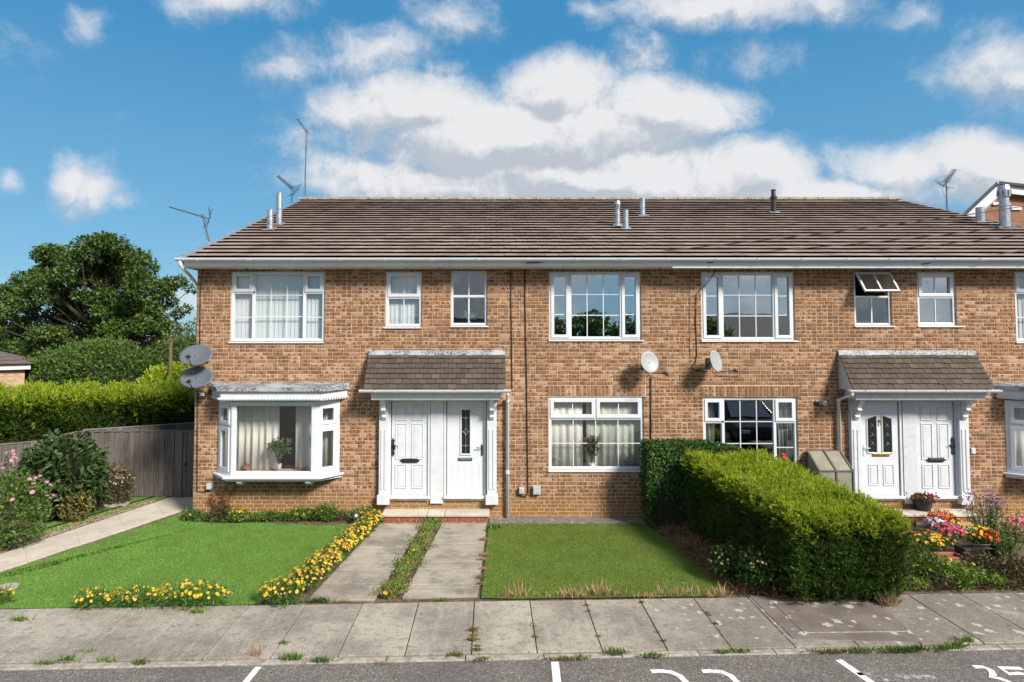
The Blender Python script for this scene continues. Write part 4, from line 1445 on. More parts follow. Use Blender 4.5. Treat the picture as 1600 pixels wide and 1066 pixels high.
def yagi(p, mast_h, d, n, label, refl=True, length=1.0, el=.3, lean=(0, 0, 0), grid=False):
    p = Vector(p); top = p + Vector(lean) + Vector((0, 0, mast_h))
    o = thing('television_aerial', p, label, 'aerial')
    q = MB(); q.tube([p, top], .016, 8); q.build('mast', 'aerial_metal', o)
    d = Vector(d).normalized(); sd = d.cross(Vector((0, 0, 1))).normalized(); up = sd.cross(d)
    b0 = top - d * .15 - Vector((0, 0, .05))
    q = MB(); q.tube([b0, b0 + d * length], .010, 6); q.build('boom', 'aerial_metal', o)
    for k in range(n):
        c = b0 + d * (length * (.22 + .76 * k / max(1, n - 1)))
        q = MB(); hl = el * (.5 if k else .62) * (1 - .02 * k)
        q.tube([c - sd * hl, c + sd * hl], (.007), 5); q.build('element', 'aerial_metal', o)
        if grid:
            q = MB(); q.tube([c - sd * hl + up * .03, c + sd * hl + up * .03], (.007), 5); q.build('element', 'aerial_metal', o)
    if refl:
        for s_ in (-1, 1):
            for k in range(4):
                c = b0 + up * s_ * (.05 + .055 * k) + d * .02 * k
                q = MB(); q.tube([c - sd * el * .8, c + sd * el * .8], .007, 5); q.build('reflector_rod', 'aerial_metal', o)
        q = MB(); q.tube([b0 - up * .23, b0, b0 + up * .23], .009, 5); q.build('reflector_post', 'aerial_metal', o)
    q = MB(); q.tube([b0 + d * .12, b0 + Vector((-.04, 0, -.12)), p.lerp(top, .35) + Vector((-.03, 0, 0)), p + Vector((-.05, 0, .02))], .004, 5); q.build('lead', 'cable_black', o)
    return o


ap = on_roof(327, 377); a_top = W(313, 334, ap.y - .1)
yagi(ap, a_top.z - ap.z, (-1, -.35, .28), 11, 'bent television aerial leaning over the roof verge', length=.85, el=.30, lean=(a_top.x - ap.x, 0, 0))
pm = W(477, 306, YR + .12)
yagi(pm, W(477, 200, YR).z - pm.z, (-.35, -.5, .5), 9, 'television aerial on the tall thin mast at the ridge end', length=.6, el=.18, refl=False)
p2 = W(456, 318, YR + .4)
yagi(p2, W(456, 288, YR).z - p2.z, (-.75, -.6, .65), 12, 'low television aerial with wire grid beside the tall mast', length=.75, el=.34, grid=True)
p3 = W(1480, 330, YR + .6)
yagi(p3, W(1478, 275, YR).z - p3.z, (.25, -.6, .75), 12, 'comb-like television aerial behind the roof near the gabled neighbour', length=.6, el=.3, grid=True)


def cable(pts, r, label, group=None, name='wall_cable'):
    m = MB(); m.tube(pts, r, 6)
    return tag(m.build(name, 'cable_black', None, smooth=True), label, 'cable', group)


cw = lambda l, y=-.012: [W(a, b, y) for a, b in l]
cable(cw([(820, 421), (821, 500), (823, 600), (824, 700), (825, 770), (822, 776), (813, 776), (812, 771)]), .011, 'black cable dropping down the wall into the small grey box')
cable(cw([(798, 421), (799, 500), (800, 606)]), .009, 'black cable ending behind the porch gutter')
cable(cw([(317, 421), (313, 450), (312, 545)]), .007, 'thin black cable from the eaves to the twin dishes')
cable(cw([(309, 610), (308, 700), (308, 768), (318, 769), (332, 764)]), .010, 'black pipe at the house corner under the twin dishes')
cable(cw([(1017, 590), (1017, 640), (1017, 700)]), .012, 'black cable running from the pale dish into the ivy')
cable(cw([(1121, 412), (1117, 425), (1108, 440), (1095, 452), (1088, 460), (1087, 500), (1089, 555), (1086, 568), (1082, 569)]) + cw([(1081, 575), (1087, 579), (1105, 580)]), .008, 'looping black cable beside the upper window to the dish')
cable(cw([(1078, 421), (1078, 500), (1078, 570)], -.006), .003, 'hairline wire on the brickwork beside the looping cable')


def overhead(px, py, end, sag, r, label):
    a = W(px, py, YE + .02); b = Vector(end); pts = []
    for k in range(25):
        t = k / 24; p = a.lerp(b, t); p.z -= sag * 4 * t * (1 - t); pts.append(p)
    cable(pts, r, label, 'telephone wires over the roof', 'telephone_wire')


for k, (px, py, e, sg) in enumerate([(822, 411, (26, 1.5, 9.0), .75), (1105, 411, (26, 2.2, 8.6), .5), (1441, 413, (25, 1.0, 8.2), .25), (826, 411, (26, 3.2, 9.4), .45)]):
    overhead(px, py, e, sg, .009, 'thin black telephone wire strung from the eaves over the roof')


def wall_box(px, py, w, h, label, mat='meter_grey', d=.08, name='meter_box'):
    c = W(px, py, -d / 2); sc = 76.0
    o = thing(name, (c.x, 0, c.z), label, 'box')
    q = MB(); q.box(c.x - w / sc / 2, c.x + w / sc / 2, -d, -.002, c.z - h / sc / 2, c.z + h / sc / 2); q.build('case', mat, o, bevel=.006)
    q = MB(); q.box(c.x - w / sc / 2 + .015, c.x + w / sc / 2 - .015, -d - .006, -d - .0005, c.z - h / sc / 2 + .015, c.z + h / sc / 2 - .015); q.build('lid', mat, o, bevel=.004)


wall_box(815, 766.5, 8, 9.5, 'smaller grey box where the cable ends, near the downpipe')
wall_box(838.5, 766, 11.5, 12.5, 'larger grey box under the window with the dried plant')
wall_box(327, 760, 7.5, 9, 'grey box on the brickwork under the bay corner')
wall_box(1520.5, 704.5, 6, 9, 'small white doorbell box beside the porch pilaster', 'upvc', .03, 'doorbell')


def floodlight():
    c = W(318, 616, -.10)
    o = thing('floodlight', (c.x, 0, c.z), 'small black floodlight with white lens below the dishes', 'lamp')
    q = MB(); q.box(c.x - .07, c.x + .05, -.14, -.09, c.z - .045, c.z + .05); q.build('housing', 'black_plastic', o, bevel=.006)
    q = MB(); q.box(c.x - .055, c.x + .035, -.147, -.141, c.z - .03, c.z + .035); q.build('lens', 'upvc', o)
    q = MB(); q.tube([(c.x + .05, -.10, c.z), (c.x + .10, -.0, c.z + .06)], .012); q.build('bracket', 'black_plastic', o)
    q = MB(); q.lathe([(.02, 0), (.025, .03), (.015, .05)], (c.x + .0, -.11, c.z - .10), seg=10); q.build('sensor', 'black_plastic', o)


floodlight()


def wall_lantern():
    c = W(1283, 630, -.08)
    o = thing('wall_lantern', (c.x, 0, c.z), 'small dark wall lantern on brickwork above the cold frame', 'lamp')
    q = MB(); q.lathe([(.05, 0), (.05, .02), (.03, .03)], (c.x - .06, -.002, c.z), (0, -1, 0), 12); q.build('back_plate', 'black_plastic', o)
    q = MB(); q.tube([(c.x - .06, -.02, c.z), (c.x - .03, -.09, c.z + .03), (c.x + .05, -.10, c.z + .02)], .009); q.build('arm', 'black_plastic', o, smooth=True)
    q = MB(); q.lathe([(.02, .0), (.045, .03), (.05, .09), (.03, .11)], (c.x + .06, -.10, c.z - .06), seg=10); q.build('shade', 'galv', o)


wall_lantern()


# ================================================================== THE GROUND
def sheet(name, pts, z, mat, th=0.0, kind='structure', parent=None):
    m = MB()
    if th:
        m.prism([(p[0], p[1]) for p in pts], z - th, z, 'z')
    else:
        m.add([Vector((p[0], p[1], z)) for p in pts], [tuple(range(len(pts)))])
    o = m.build(name, mat, parent)
    if parent is None: tag(o, kind=kind)
    return o


def area2(p):
    return sum(a[0] * b[1] - b[0] * a[1] for a, b in zip(p, p[1:] + p[:1]))


def ccw(p):
    p = [(q[0], q[1]) for q in p]
    return p if area2(p) > 0 else p[::-1]


g_ = lambda *l: ccw([(G(a, b).x, G(a, b).y) for a, b in l])


def yline(p, q):
    a, b = G(*p), G(*q)
    return lambda x: a.y + (b.y - a.y) * (x - a.x) / (b.x - a.x)


back_y = yline((0, 952), (1600, 926)); front_y = yline((0, 1036), (1600, 1004)); kerb_y = yline((0, 1044), (1600, 1011))
X0, X1 = -14.0, 14.0
tag(sheet('ground', [(-400, -300), (400, -300), (400, 600), (-400, 600)], -.09, 'soil'), 'bare brown earth under the gardens', None)
rd = MB()
xs = np.linspace(X0 - 46, X1 + 46, 12)
rd.add([Vector((-60, -34, -.03)), Vector((60, -34, -.03)), Vector((60, kerb_y(14) + .05, -.03)), Vector((14, kerb_y(14) + .05, -.03)), Vector((-14, kerb_y(-14) + .05, -.03)), Vector((-60, kerb_y(-14) + .05, -.03))], [(0, 1, 2, 3, 4, 5)])
road = tag(rd.build('road', 'asphalt'), 'dark grey asphalt parking road with white bay numbers', kind='structure')
soil = sheet('garden_soil', [(X0, back_y(X0)), (X1, back_y(X1)), (X1, 3), (X0, 3)], -.022, 'soil')
pv = tag(link('pavement', None), 'pale concrete slab pavement in front of the gardens', kind='structure')
base = MB(); base.prism(ccw([(X0, front_y(X0)), (X1, front_y(X1)), (X1, back_y(X1)), (X0, back_y(X0))]), -.08, -.02, 'z'); base.build('joint_bed', 'soil', pv)
k0 = -.223
for k in range(-17, 18):
    a, b = k0 + .775 * k, k0 + .775 * (k + 1)
    if a < X0 or b > X1: continue
    dz = random.uniform(-.004, .004); j = .006
    m = MB(); m.prism(ccw([(a + j, front_y(a) + .008), (b - j, front_y(b) + .008), (b - j, back_y(b) - .004), (a + j, back_y(a) - .004)]), -.05, dz, 'z')
    m.build('paving_slab', 'paving', pv, bevel=.006)
kb = tag(link('kerb', None), 'flush concrete kerb edging between slabs and asphalt', kind='structure')
x = X0
while x < X1 - .9:
    m = MB(); m.prism(ccw([(x + .004, kerb_y(x)), (x + .91, kerb_y(x + .914)), (x + .91, front_y(x + .914) - .006), (x + .004, front_y(x) - .006)]), -.09, -.012 + random.uniform(-.004, .002), 'z')
    m.build('kerb_stone', 'kerb', kb, bevel=.008); x += .914


def stroke(name, pts, w, mat, z=-.026):
    """painted stripe through ground points"""
    m = MB(); vs = []; fs = []
    P = [Vector((p.x, p.y, z)) for p in pts]
    for i, p in enumerate(P):
        d = (P[min(i + 1, len(P) - 1)] - P[max(i - 1, 0)]).normalized(); n = Vector((-d.y, d.x, 0)) * w / 2
        vs += [p + n, p - n]
    for i in range(len(P) - 1): fs.append((2 * i, 2 * i + 1, 2 * i + 3, 2 * i + 2))
    m.add(vs, fs)
    return m.build(name, mat, road)


def gl(l): return [G(a, b, -.026) for a, b in l]


stroke('bay_line', gl([(404, 1042), (330, 1130)]), .075, 'road_paint')
stroke('bay_line', gl([(867, 1034), (877, 1130)]), .09, 'road_paint')
stroke('bay_line', gl([(1310, 1031), (1440, 1120)]), .09, 'road_paint')
for ox in (0, 80):
    stroke('bay_number', gl([(1017 + ox, 1049), (1032 + ox, 1048.5), (1048 + ox, 1050), (1062 + ox, 1056), (1072 + ox, 1066), (1072 + ox, 1080), (1058 + ox, 1098), (1046 + ox, 1112), (1095 + ox, 1112)]), .075, 'road_paint')
stroke('bay_number', gl([(1521, 1042), (1536, 1042), (1548, 1047), (1552, 1054), (1549, 1058), (1562, 1060), (1580, 1067), (1592, 1080), (1580, 1090)]), .07, 'road_paint')
stroke('bay_number', gl([(1597, 1044.5), (1563, 1043.5), (1577, 1053), (1593, 1052), (1618, 1057), (1634, 1070), (1628, 1082)]), .07, 'road_paint')
stroke('bay_number', gl([(1340, 1053), (1365, 1053), (1382, 1060), (1388, 1070)]), .06, 'road_paint_worn')
stroke('bay_number', gl([(1400, 1057), (1462, 1058)]), .09, 'road_paint_worn')


# manhole in the pavement
def manhole():
    c = [G(1208, 942), G(1257, 990), G(1416, 988), G(1345, 943)]
    z = .004
    o = tag(link('manhole_cover', None, None, c[1]), 'brown concrete manhole cover with pale steel rim beneath the hedge end', 'manhole cover')
    pl = ccw([(p.x, p.y) for p in c])
    cx, cy = sum(p[0] for p in pl) / 4, sum(p[1] for p in pl) / 4
    ou = ccw([(p.x, p.y) for p in (G(1170, 931), G(1239, 998), G(1440, 1003), G(1362, 931))])
    m = MB(); m.prism(ou, -.03, .006, 'z'); m.build('surround', 'manhole', o, bevel=.004)
    m = MB(); m.prism([(cx + (p[0] - cx) * .99, cy + (p[1] - cy) * .985) for p in pl], .0, .012, 'z'); m.build('cover_plate', 'manhole', o, bevel=.003)
    m = MB()
    for p, q in zip(pl, pl[1:] + pl[:1]): m.tube([(p[0], p[1], .009), (q[0], q[1], .009)], .006, 6)
    m.build('steel_rim', 'kerb', o)


def manhole_mat():
    s = NT('manhole')
    n = s.noise(2.5, 5); nf = s.noise(60, 4, .75)
    col = s.mix(s.sm(n, .35, .65), (.135, .11, .095), (.185, .155, .135))
    col = s.mix(s.sm(nf, .55, .72, 0, .6), col, (.07, .06, .05))
    wv = s.N.new('ShaderNodeVectorMath'); wv.operation = 'MULTIPLY_ADD'
    s.L.new(s.noise(16, 5, .7, col=True), wv.inputs[0]); wv.inputs[1].default_value = (.18, .18, .18); s.L.new(s.pos(), wv.inputs[2])
    vn = s.N.new('ShaderNodeTexVoronoi'); vn.inputs['Scale'].default_value = 5.2; s.L.new(wv.outputs[0], vn.inputs['Vector'])
    lich = s.math('GREATER_THAN', s.math('MULTIPLY', s.xyz(vn.outputs['Color'])[0], .40), s.math('ADD', vn.outputs['Distance'], .03))
    col = s.mix(s.math('MULTIPLY', lich, s.sm(s.noise(40, 4, .8), .35, .6, .25, .8)), col, (.55, .55, .53))
    s.done(col, .9, bump=nf, bstr=.5, bdist=.004, spec=.2)


manhole_mat()
manhole()


# driveway strips
def drive(name, tl, tr, bl, br, ys, lbl):
    o = tag(link(name, None), lbl, kind='structure')
    A, B, C, D = G(*tl), G(*tr), G(*bl), G(*br)
    n = len(ys)
    for k in range(n - 1):
        t0, t1 = [(G(700, y).y - A.y) / (C.y - A.y) for y in (ys[k], ys[k + 1])]
        q = [A.lerp(C, t0), B.lerp(D, t0), B.lerp(D, t1), A.lerp(C, t1)]
        cy = sum(p.y for p in q) / 4
        pts = ccw([(p.x, cy + (p.y - cy) * .945) for p in q])
        m = MB(); m.prism(pts, -.06, .006 + random.uniform(-.005, .005), 'z'); m.build('slab', 'drive_slab', o, bevel=.008)
    return o


drive('path', (598, 812), (664, 812), (482, 936), (586, 936), [812, 824, 836.5, 853, 869, 891, 913, 938], 'concrete slab path strip beside the yellow flower border')
drive('path', (694, 812), (761, 811), (628, 935), (746, 932), [811.5, 823, 835, 851, 870, 889, 915, 935], 'concrete slab path strip beside the small lawn')
# pale path round to the gate
pp = tag(link('side_path', None), 'pale concrete side path leading to the wooden gate', kind='structure')
L0, L1 = G(281, 772), G(0, 866); R0, R1 = G(312, 789), G(0, 893)
L0 = L0 + (L0 - L1) * .05; L1 = L1 + (L1 - L0) * .35; R1 = R1 + (R1 - R0) * .35
m = MB(); m.prism(ccw([(p.x, p.y) for p in (L0, R0, R1, L1)]), -.06, -.003, 'z'); m.build('joint_fill', 'path_pale', pp)
for k in range(6):
    t0, t1 = k / 6, (k + 1) / 6
    q = [L0.lerp(L1, t0), R0.lerp(R1, t0), R0.lerp(R1, t1 - .0012), L0.lerp(L1, t1 - .0012)]
    m = MB(); m.prism(ccw([(p.x, p.y) for p in q]), -.05, .004, 'z'); m.build('slab', 'path_pale', pp, bevel=.006)
gs = sheet('gravel_strip', g_((281, 771), (250, 775), (-120, 886), (-120, 905), (0, 865)), -.002, 'gravel')
e0, e1 = G(254, 773.5), G(-60, 868)
ed = MB(); ed.tube([Vector((e0.x - .03, e0.y, .015)), Vector((e1.x - .03, e1.y, .015))], .018, 6); ed.build('edging_board', 'black_plastic', gs)
# strip of old concrete along the wall of the small lawn
cs_ = sheet('wall_apron', g_((766, 806), (1010, 806), (1012, 818), (764, 817.5)), .012, 'apron', .06)


def scatter(poly, n):
    poly = np.array([(p[0], p[1]) for p in poly]); lo, hi = poly.min(0), poly.max(0)
    out = []; tot = 0
    while tot < n:
        p = rng.uniform(lo, hi, size=(n * 2, 2)); ins = np.zeros(len(p), bool)
        x, y = p[:, 0], p[:, 1]; j = len(poly) - 1
        for i in range(len(poly)):
            c = ((poly[i, 1] > y) != (poly[j, 1] > y)) & (x < (poly[j, 0] - poly[i, 0]) * (y - poly[i, 1]) / (poly[j, 1] - poly[i, 1] + 1e-12) + poly[i, 0])
            ins ^= c; j = i
        out.append(p[ins]); tot += ins.sum()
    return np.concatenate(out)[:n]


def lawn(name, pts, mat, lbl, dens=8000, ln=.020, seams=()):
    poly = g_(*pts)
    o = sheet(name, poly, .004, 'turf_base')
    o['label'] = lbl
    A = abs(area2(poly)) / 2
    n = int(A * dens); p = scatter(poly, n)
    keep = np.ones(n, bool)
    for a, b in seams:
        a, b = np.array(G(*a)[:2]), np.array(G(*b)[:2]); d = b - a; t = np.clip(((p - a) @ d) / (d @ d), 0, 1)
        q = a + t[:, None] * d
        dist = np.linalg.norm(p - q + .01 * np.sin(t * 30)[:, None], axis=1)
        keep &= dist > .014
    p = p[keep]; n = len(p)
    C = np.c_[p, np.full(n, .004)]
    D = np.c_[rng.normal(size=(n, 2)) * .55, np.ones(n)]
    b = leaves('grass', C, D, rng.uniform(.6, 1.2, n) * ln, .007, mat, o, tri=True, kind='stuff')
    return o


lawn('lawn', [(293, 800), (282, 813), (330, 819), (420, 818), (500, 822), (575, 818), (545, 838), (470, 890), (405, 945), (0, 952), (-260, 958), (-260, 975), (0, 897)], 'turf_pale', 'bright green artificial lawn in front of the bay window', seams=[
    ((46, 897), (220, 834)), ((134, 901), (314, 830)), ((239, 914), (298, 879)), ((366, 912), (409, 881)), ((409, 881), (468, 839)), ((-20, 915), (46, 897))])
lawn('lawn', [(764, 819), (1004, 819), (1062, 852), (1140, 926), (1120, 932), (800, 936), (752, 935)], 'turf_deep', 'deeper green lawn between the slab path and the hedge', 9000, .021)
lawn('lawn', [(262, 771), (220, 770), (168, 793), (70, 820), (60, 836), (0, 858), (256, 778)], 'turf_pale', 'narrow green lawn strip under the dark shrub by the fence', 4500)
md = G(183, 789)
m = MB(); m.lathe([(.26, 0), (.26, .02), (.22, .028), (.02, .03)], (md.x, md.y, .012), seg=20); tag(m.build('stepping_stone', 'kerb'), 'round stone disc lying on the narrow lawn strip', 'stone')
md = G(8, 921)
m = MB(); m.lathe([(.17, 0), (.17, .02), (.02, .025)], (md.x, md.y, .012), seg=18); tag(m.build('drain_cover', 'kerb'), 'round drain cover set into the bright lawn', 'drain cover')
# low pebbles in the gravel strip
gp = scatter(g_((281, 771), (250, 775), (-120, 886), (-120, 905), (0, 865)), 1500)
v = []
for p in gp:
    s_ = random.uniform(.008, .022); a = random.uniform(0, 3)
    c, t = math.cos(a) * s_, math.sin(a) * s_
    v.append([(p[0] + c, p[1] + t, .004), (p[0] - t, p[1] + c, .004 + s_ * .4), (p[0], p[1], .006 + s_ * .7)]); v.append([(p[0] - t, p[1] + c, .004), (p[0] - c, p[1] - t, .004), (p[0], p[1], .006 + s_ * .7)])
    v.append([(p[0] - c, p[1] - t, .004), (p[0] + c, p[1] + t, .004), (p[0], p[1], .006 + s_ * .7)])
np_mesh('pebbles', np.array(v), 3, 'gravel', gs, 'stuff')


# ================================================================== HEDGES AND SHRUBS
def vnoise(P, s, seed=0):
    """cheap smooth noise by summed sines"""
    r = np.random.default_rng(seed); out = np.zeros(len(P))
    for k in range(6):
        d = r.normal(size=3) * s * (1 + .5 * k); out += np.sin(P @ d + r.uniform(0, 6.28)) / (1 + .5 * k)
    return out / 3


def sprays(C, D, n_leaf, ln, lw, spread, flat=True):
    """each spray: a short stem with leaflets fanned along it"""
    N = len(C); D = unit(D)
    B = unit(np.cross(D, rng.normal(size=(N, 3))))
    ln = ln * rng.uniform(.55, 1.5, (N, 1))
    t = rng.uniform(.0, 1, (N, n_leaf)); side = rng.choice([-1, 1], (N, n_leaf)) * rng.uniform(.25, 1, (N, n_leaf))
    P = C[:, None] + D[:, None] * (t * ln)[..., None]
    LD = D[:, None] + B[:, None] * (side * spread)[..., None] + rng.normal(size=(N, n_leaf, 3)) * .22
    L = ln * .55 * (1.15 - t * .6) * rng.uniform(.7, 1.2, (N, n_leaf))
    return P.reshape(-1, 3), LD.reshape(-1, 3), L.ravel(), np.full(N * n_leaf, lw)


def hedge_box(corners, h0, h1, nside, ntop, round_=.18, bump=.07, seed=3):
    """points + normals on the skin of a rounded hedge; corners: plan quad fl, fr, br, bl"""
    fl, fr, br, bl = [np.array(c, float) for c in corners]
    def plan(u, v): return ((fl * (1 - u)[:, None] + fr * u[:, None]) * (1 - v)[:, None] + (bl * (1 - u)[:, None] + br * u[:, None]) * v[:, None])
    def hh(v): return h0 + (h1 - h0) * v
    cen = (fl + fr + br + bl) / 4
    res = {}
    u, v = rng.uniform(0, 1, ntop), rng.uniform(0, 1, ntop); p = plan(u, v)
    edge = np.minimum(np.minimum(u, 1 - u) * np.linalg.norm(fr - fl), np.minimum(v, 1 - v) * np.linalg.norm(bl - fl))
    z = hh(v) - np.clip(round_ - edge, 0, 1) ** 2 / round_ * .6
    P = np.c_[p, z]; Nn = np.tile([0, 0, 1.0], (ntop, 1)); P[:, 2] += bump * vnoise(P, 2.6, seed)
    res['top'] = (P, Nn)
    P = []; Nn = []
    for a, b, va, vb in ((fl, fr, 0, 0), (fr, br, 0, 1), (br, bl, 1, 1), (bl, fl, 1, 0)):
        n = int(nside * np.linalg.norm(b - a)); t = rng.uniform(0, 1, n)
        q = a + (b - a) * t[:, None]; vv = va + (vb - va) * t
        d = (b - a) / np.linalg.norm(b - a); nn = np.array([d[1], -d[0]])
        zf = rng.uniform(0, 1, n) ** .9; z = zf * hh(vv)
        inset = np.clip(z - (hh(vv) - round_), 0, 1) ** 2 / round_ * .7 + .10 * (1 - zf) ** 3
        q = q - nn * inset[:, None]
        pp_ = np.c_[q, z]; pp_[:, :2] += nn * (bump * vnoise(pp_, 3.0, seed + 1))[:, None]
        P.append(pp_); Nn.append(np.tile([nn[0], nn[1], 0.0], (n, 1)))
    res['side'] = (np.concatenate(P), np.concatenate(Nn))
    return res


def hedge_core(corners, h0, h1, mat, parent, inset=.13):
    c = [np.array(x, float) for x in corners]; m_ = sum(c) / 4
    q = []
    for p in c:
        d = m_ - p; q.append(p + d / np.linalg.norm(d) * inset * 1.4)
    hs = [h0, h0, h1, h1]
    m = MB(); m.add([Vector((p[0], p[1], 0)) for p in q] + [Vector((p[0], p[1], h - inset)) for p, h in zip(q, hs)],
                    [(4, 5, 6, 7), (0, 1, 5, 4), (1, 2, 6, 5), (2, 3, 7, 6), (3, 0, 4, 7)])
    return m.build('shade_core', mat, parent)  # near-black box blocks see-through gaps, its colour standing in for inner shade


def conifer_hedge(corners, h0, h1, label, dens=1.0, ln=.13, lw=.014, group=None, lean=(0, 0, 0), seed=3, brown=True, nl=11, bump=.10):
    o = thing('conifer_hedge', (*corners[0], 0), label, 'hedge', group)
    hedge_core(corners, h0, h1, 'hedge_dark', o, .2)
    A = np.linalg.norm(np.array(corners[1]) - np.array(corners[0])); B = np.linalg.norm(np.array(corners[3]) - np.array(corners[0]))
    s = hedge_box(corners, h0, h1, int(900 * dens * h0), int(A * B * 1000 * dens), bump=bump, seed=seed)
    lean = np.array(lean)
    P, Nn = s['top']; D = Nn + rng.normal(size=P.shape) * .55 + lean
    P = P - Nn * rng.uniform(.03, .16, len(P))[:, None]
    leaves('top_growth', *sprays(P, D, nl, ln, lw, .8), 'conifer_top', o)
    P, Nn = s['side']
    # fresh shoots fringe the top of the sides, older growth below also painted darker as shade
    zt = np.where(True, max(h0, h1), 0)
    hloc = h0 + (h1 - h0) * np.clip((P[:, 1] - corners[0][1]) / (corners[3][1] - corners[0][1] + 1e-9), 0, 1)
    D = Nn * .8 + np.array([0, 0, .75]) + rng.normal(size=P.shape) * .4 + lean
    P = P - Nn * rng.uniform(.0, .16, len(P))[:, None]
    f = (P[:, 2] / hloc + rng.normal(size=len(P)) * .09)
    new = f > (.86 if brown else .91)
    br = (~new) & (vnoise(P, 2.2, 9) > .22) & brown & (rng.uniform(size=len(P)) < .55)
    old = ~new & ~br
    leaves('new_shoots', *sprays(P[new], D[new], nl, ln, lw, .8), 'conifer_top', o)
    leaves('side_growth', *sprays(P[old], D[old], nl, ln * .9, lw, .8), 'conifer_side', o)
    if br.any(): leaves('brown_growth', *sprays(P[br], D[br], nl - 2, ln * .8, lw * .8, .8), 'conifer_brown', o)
    return o


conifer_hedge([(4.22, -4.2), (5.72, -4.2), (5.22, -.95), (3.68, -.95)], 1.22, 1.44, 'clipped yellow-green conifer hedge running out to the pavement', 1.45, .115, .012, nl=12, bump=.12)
conifer_hedge([(-18.5, 4.2), (-6.4, 6.6), (-6.4, 8.0), (-18.5, 5.8)], 1.68, 1.86, 'long golden conifer hedge behind the wooden fence', .5, .30, .030, lean=(.45, 0, 0), seed=8, brown=False, nl=9, bump=.24)


def ivy_block():
    corners = [(3.02, -.80), (5.0, -.80), (5.0, -.16), (3.02, -.16)]
    o = thing('ivy_hedge', (3.02, -.8, 0), 'dark green leafy hedge block against the wall below the window', 'hedge')
    hedge_core(corners, 1.56, 1.56, 'hedge_dark', o, .12)
    s = hedge_box(corners, 1.58, 1.60, 4200, 5200, .14, .05, 21)
    for key in ('top', 'side'):
        P, Nn = s[key]
        P = P - Nn * rng.uniform(0, .10, len(P))[:, None]
        P[:, 2] -= np.clip(P[:, 0] - 4.1, 0, 1) * .16 * (P[:, 2] / 1.6)
        D = np.cross(Nn, rng.normal(size=P.shape)) + np.array([0, 0, -.25 if key == 'side' else .3]) + Nn * .35
        leaves('foliage', P, D, rng.uniform(.035, .07, len(P)), rng.uniform(.025, .045, len(P)), 'ivy', o, Nrm=Nn + rng.normal(size=P.shape) * .55)


ivy_block()


def shrub(name, c, r, n, leaf, lw, mat, label, group=None, stems=7, shell=.55, flowers=None, droop=0.0, cat='shrub', outward=.8, core=True, stem_mat='bark', stuffk=None):
    """irregular bush: r=(rx,ry,rz), c = base on the ground"""
    c = np.array(c[:], float); r = np.array(r, float)
    o = thing(name, c, label, cat, group)
    cc = c + np.array([0, 0, r[2]])
    st = MB()
    for k in range(stems):
        d = sphere_pts(1)[0] * r * .8; tip = cc + d; tip[2] = max(tip[2], c[2] + .1)
        st.tube([Vector(c) + Vector((d[0] * .15, d[1] * .15, -.02)), Vector((c + tip) / 2) + Vector((0, 0, .05 * r[2])), Vector(tip)], [.012 + .012 * r[2], .008 + .006 * r[2], .003], 5)
    st.build('stem', stem_mat, o)
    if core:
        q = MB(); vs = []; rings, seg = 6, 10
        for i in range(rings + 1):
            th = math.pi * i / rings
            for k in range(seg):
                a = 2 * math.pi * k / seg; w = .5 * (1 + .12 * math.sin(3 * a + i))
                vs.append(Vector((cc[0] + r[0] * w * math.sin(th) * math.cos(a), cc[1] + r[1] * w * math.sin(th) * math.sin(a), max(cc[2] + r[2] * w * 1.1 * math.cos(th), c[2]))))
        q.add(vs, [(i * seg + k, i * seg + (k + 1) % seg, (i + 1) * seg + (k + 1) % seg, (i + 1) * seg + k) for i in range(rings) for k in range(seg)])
        q.build('inner_shade_core', 'hedge_dark', o)  # dark solid inside the leaves, coloured to stand for their inner shade
    S = sphere_pts(n); lump = 1 + .16 * vnoise(S, 3.4, int(abs(c[0] * 97)) % 1000) + .08 * vnoise(S, 8, 5)
    rad = (shell + (1 - shell) * rng.uniform(0, 1, n) ** .5) * lump
    P = cc + S * r * rad[:, None]; P[:, 2] = np.maximum(P[:, 2], c[2] + .01)
    D = S * outward + rng.normal(size=(n, 3)) * .7 + np.array([0, 0, .15])
    leaves('foliage', P, D, rng.uniform(.65, 1.25, n) * leaf, rng.uniform(.65, 1.25, n) * lw, mat, o, droop=droop)
    if flowers:
        for (fm, fn, fs, up) in flowers:
            bloom(o, cc + 0, r, fn, fs, fm, up, c[2])
    return o


def bloom(o, cc, r, fn, fs, fm, up, zb, petals=7, name='blooms'):
    S = sphere_pts(fn); S[:, 2] = np.abs(S[:, 2]) * .9 + .1 * up; S[:, 1] -= .25; S = unit(S)
    P = cc + S * r * rng.uniform(.9, 1.12, (fn, 1)); P[:, 2] = np.maximum(P[:, 2], zb + .03)
    Nn = unit(S * .8 + np.array([0, -.35, .6]) + rng.normal(size=(fn, 3)) * .25)
    u = unit(np.cross(Nn, rng.normal(size=(fn, 3)))); w = np.cross(Nn, u)
    a = np.arange(petals) * 2 * np.pi / petals
    D = u[:, None] * np.cos(a)[None, :, None] + w[:, None] * np.sin(a)[None, :, None] + Nn[:, None] * .25
    C = np.repeat(P[:, None], petals, 1)
    sz = np.repeat(rng.uniform(.75, 1.2, fn) * fs, petals)
    leaves(name, C.reshape(-1, 3), D.reshape(-1, 3), sz, sz * .75, fm, o, Nrm=np.repeat(Nn, petals, 0), belly=.6)


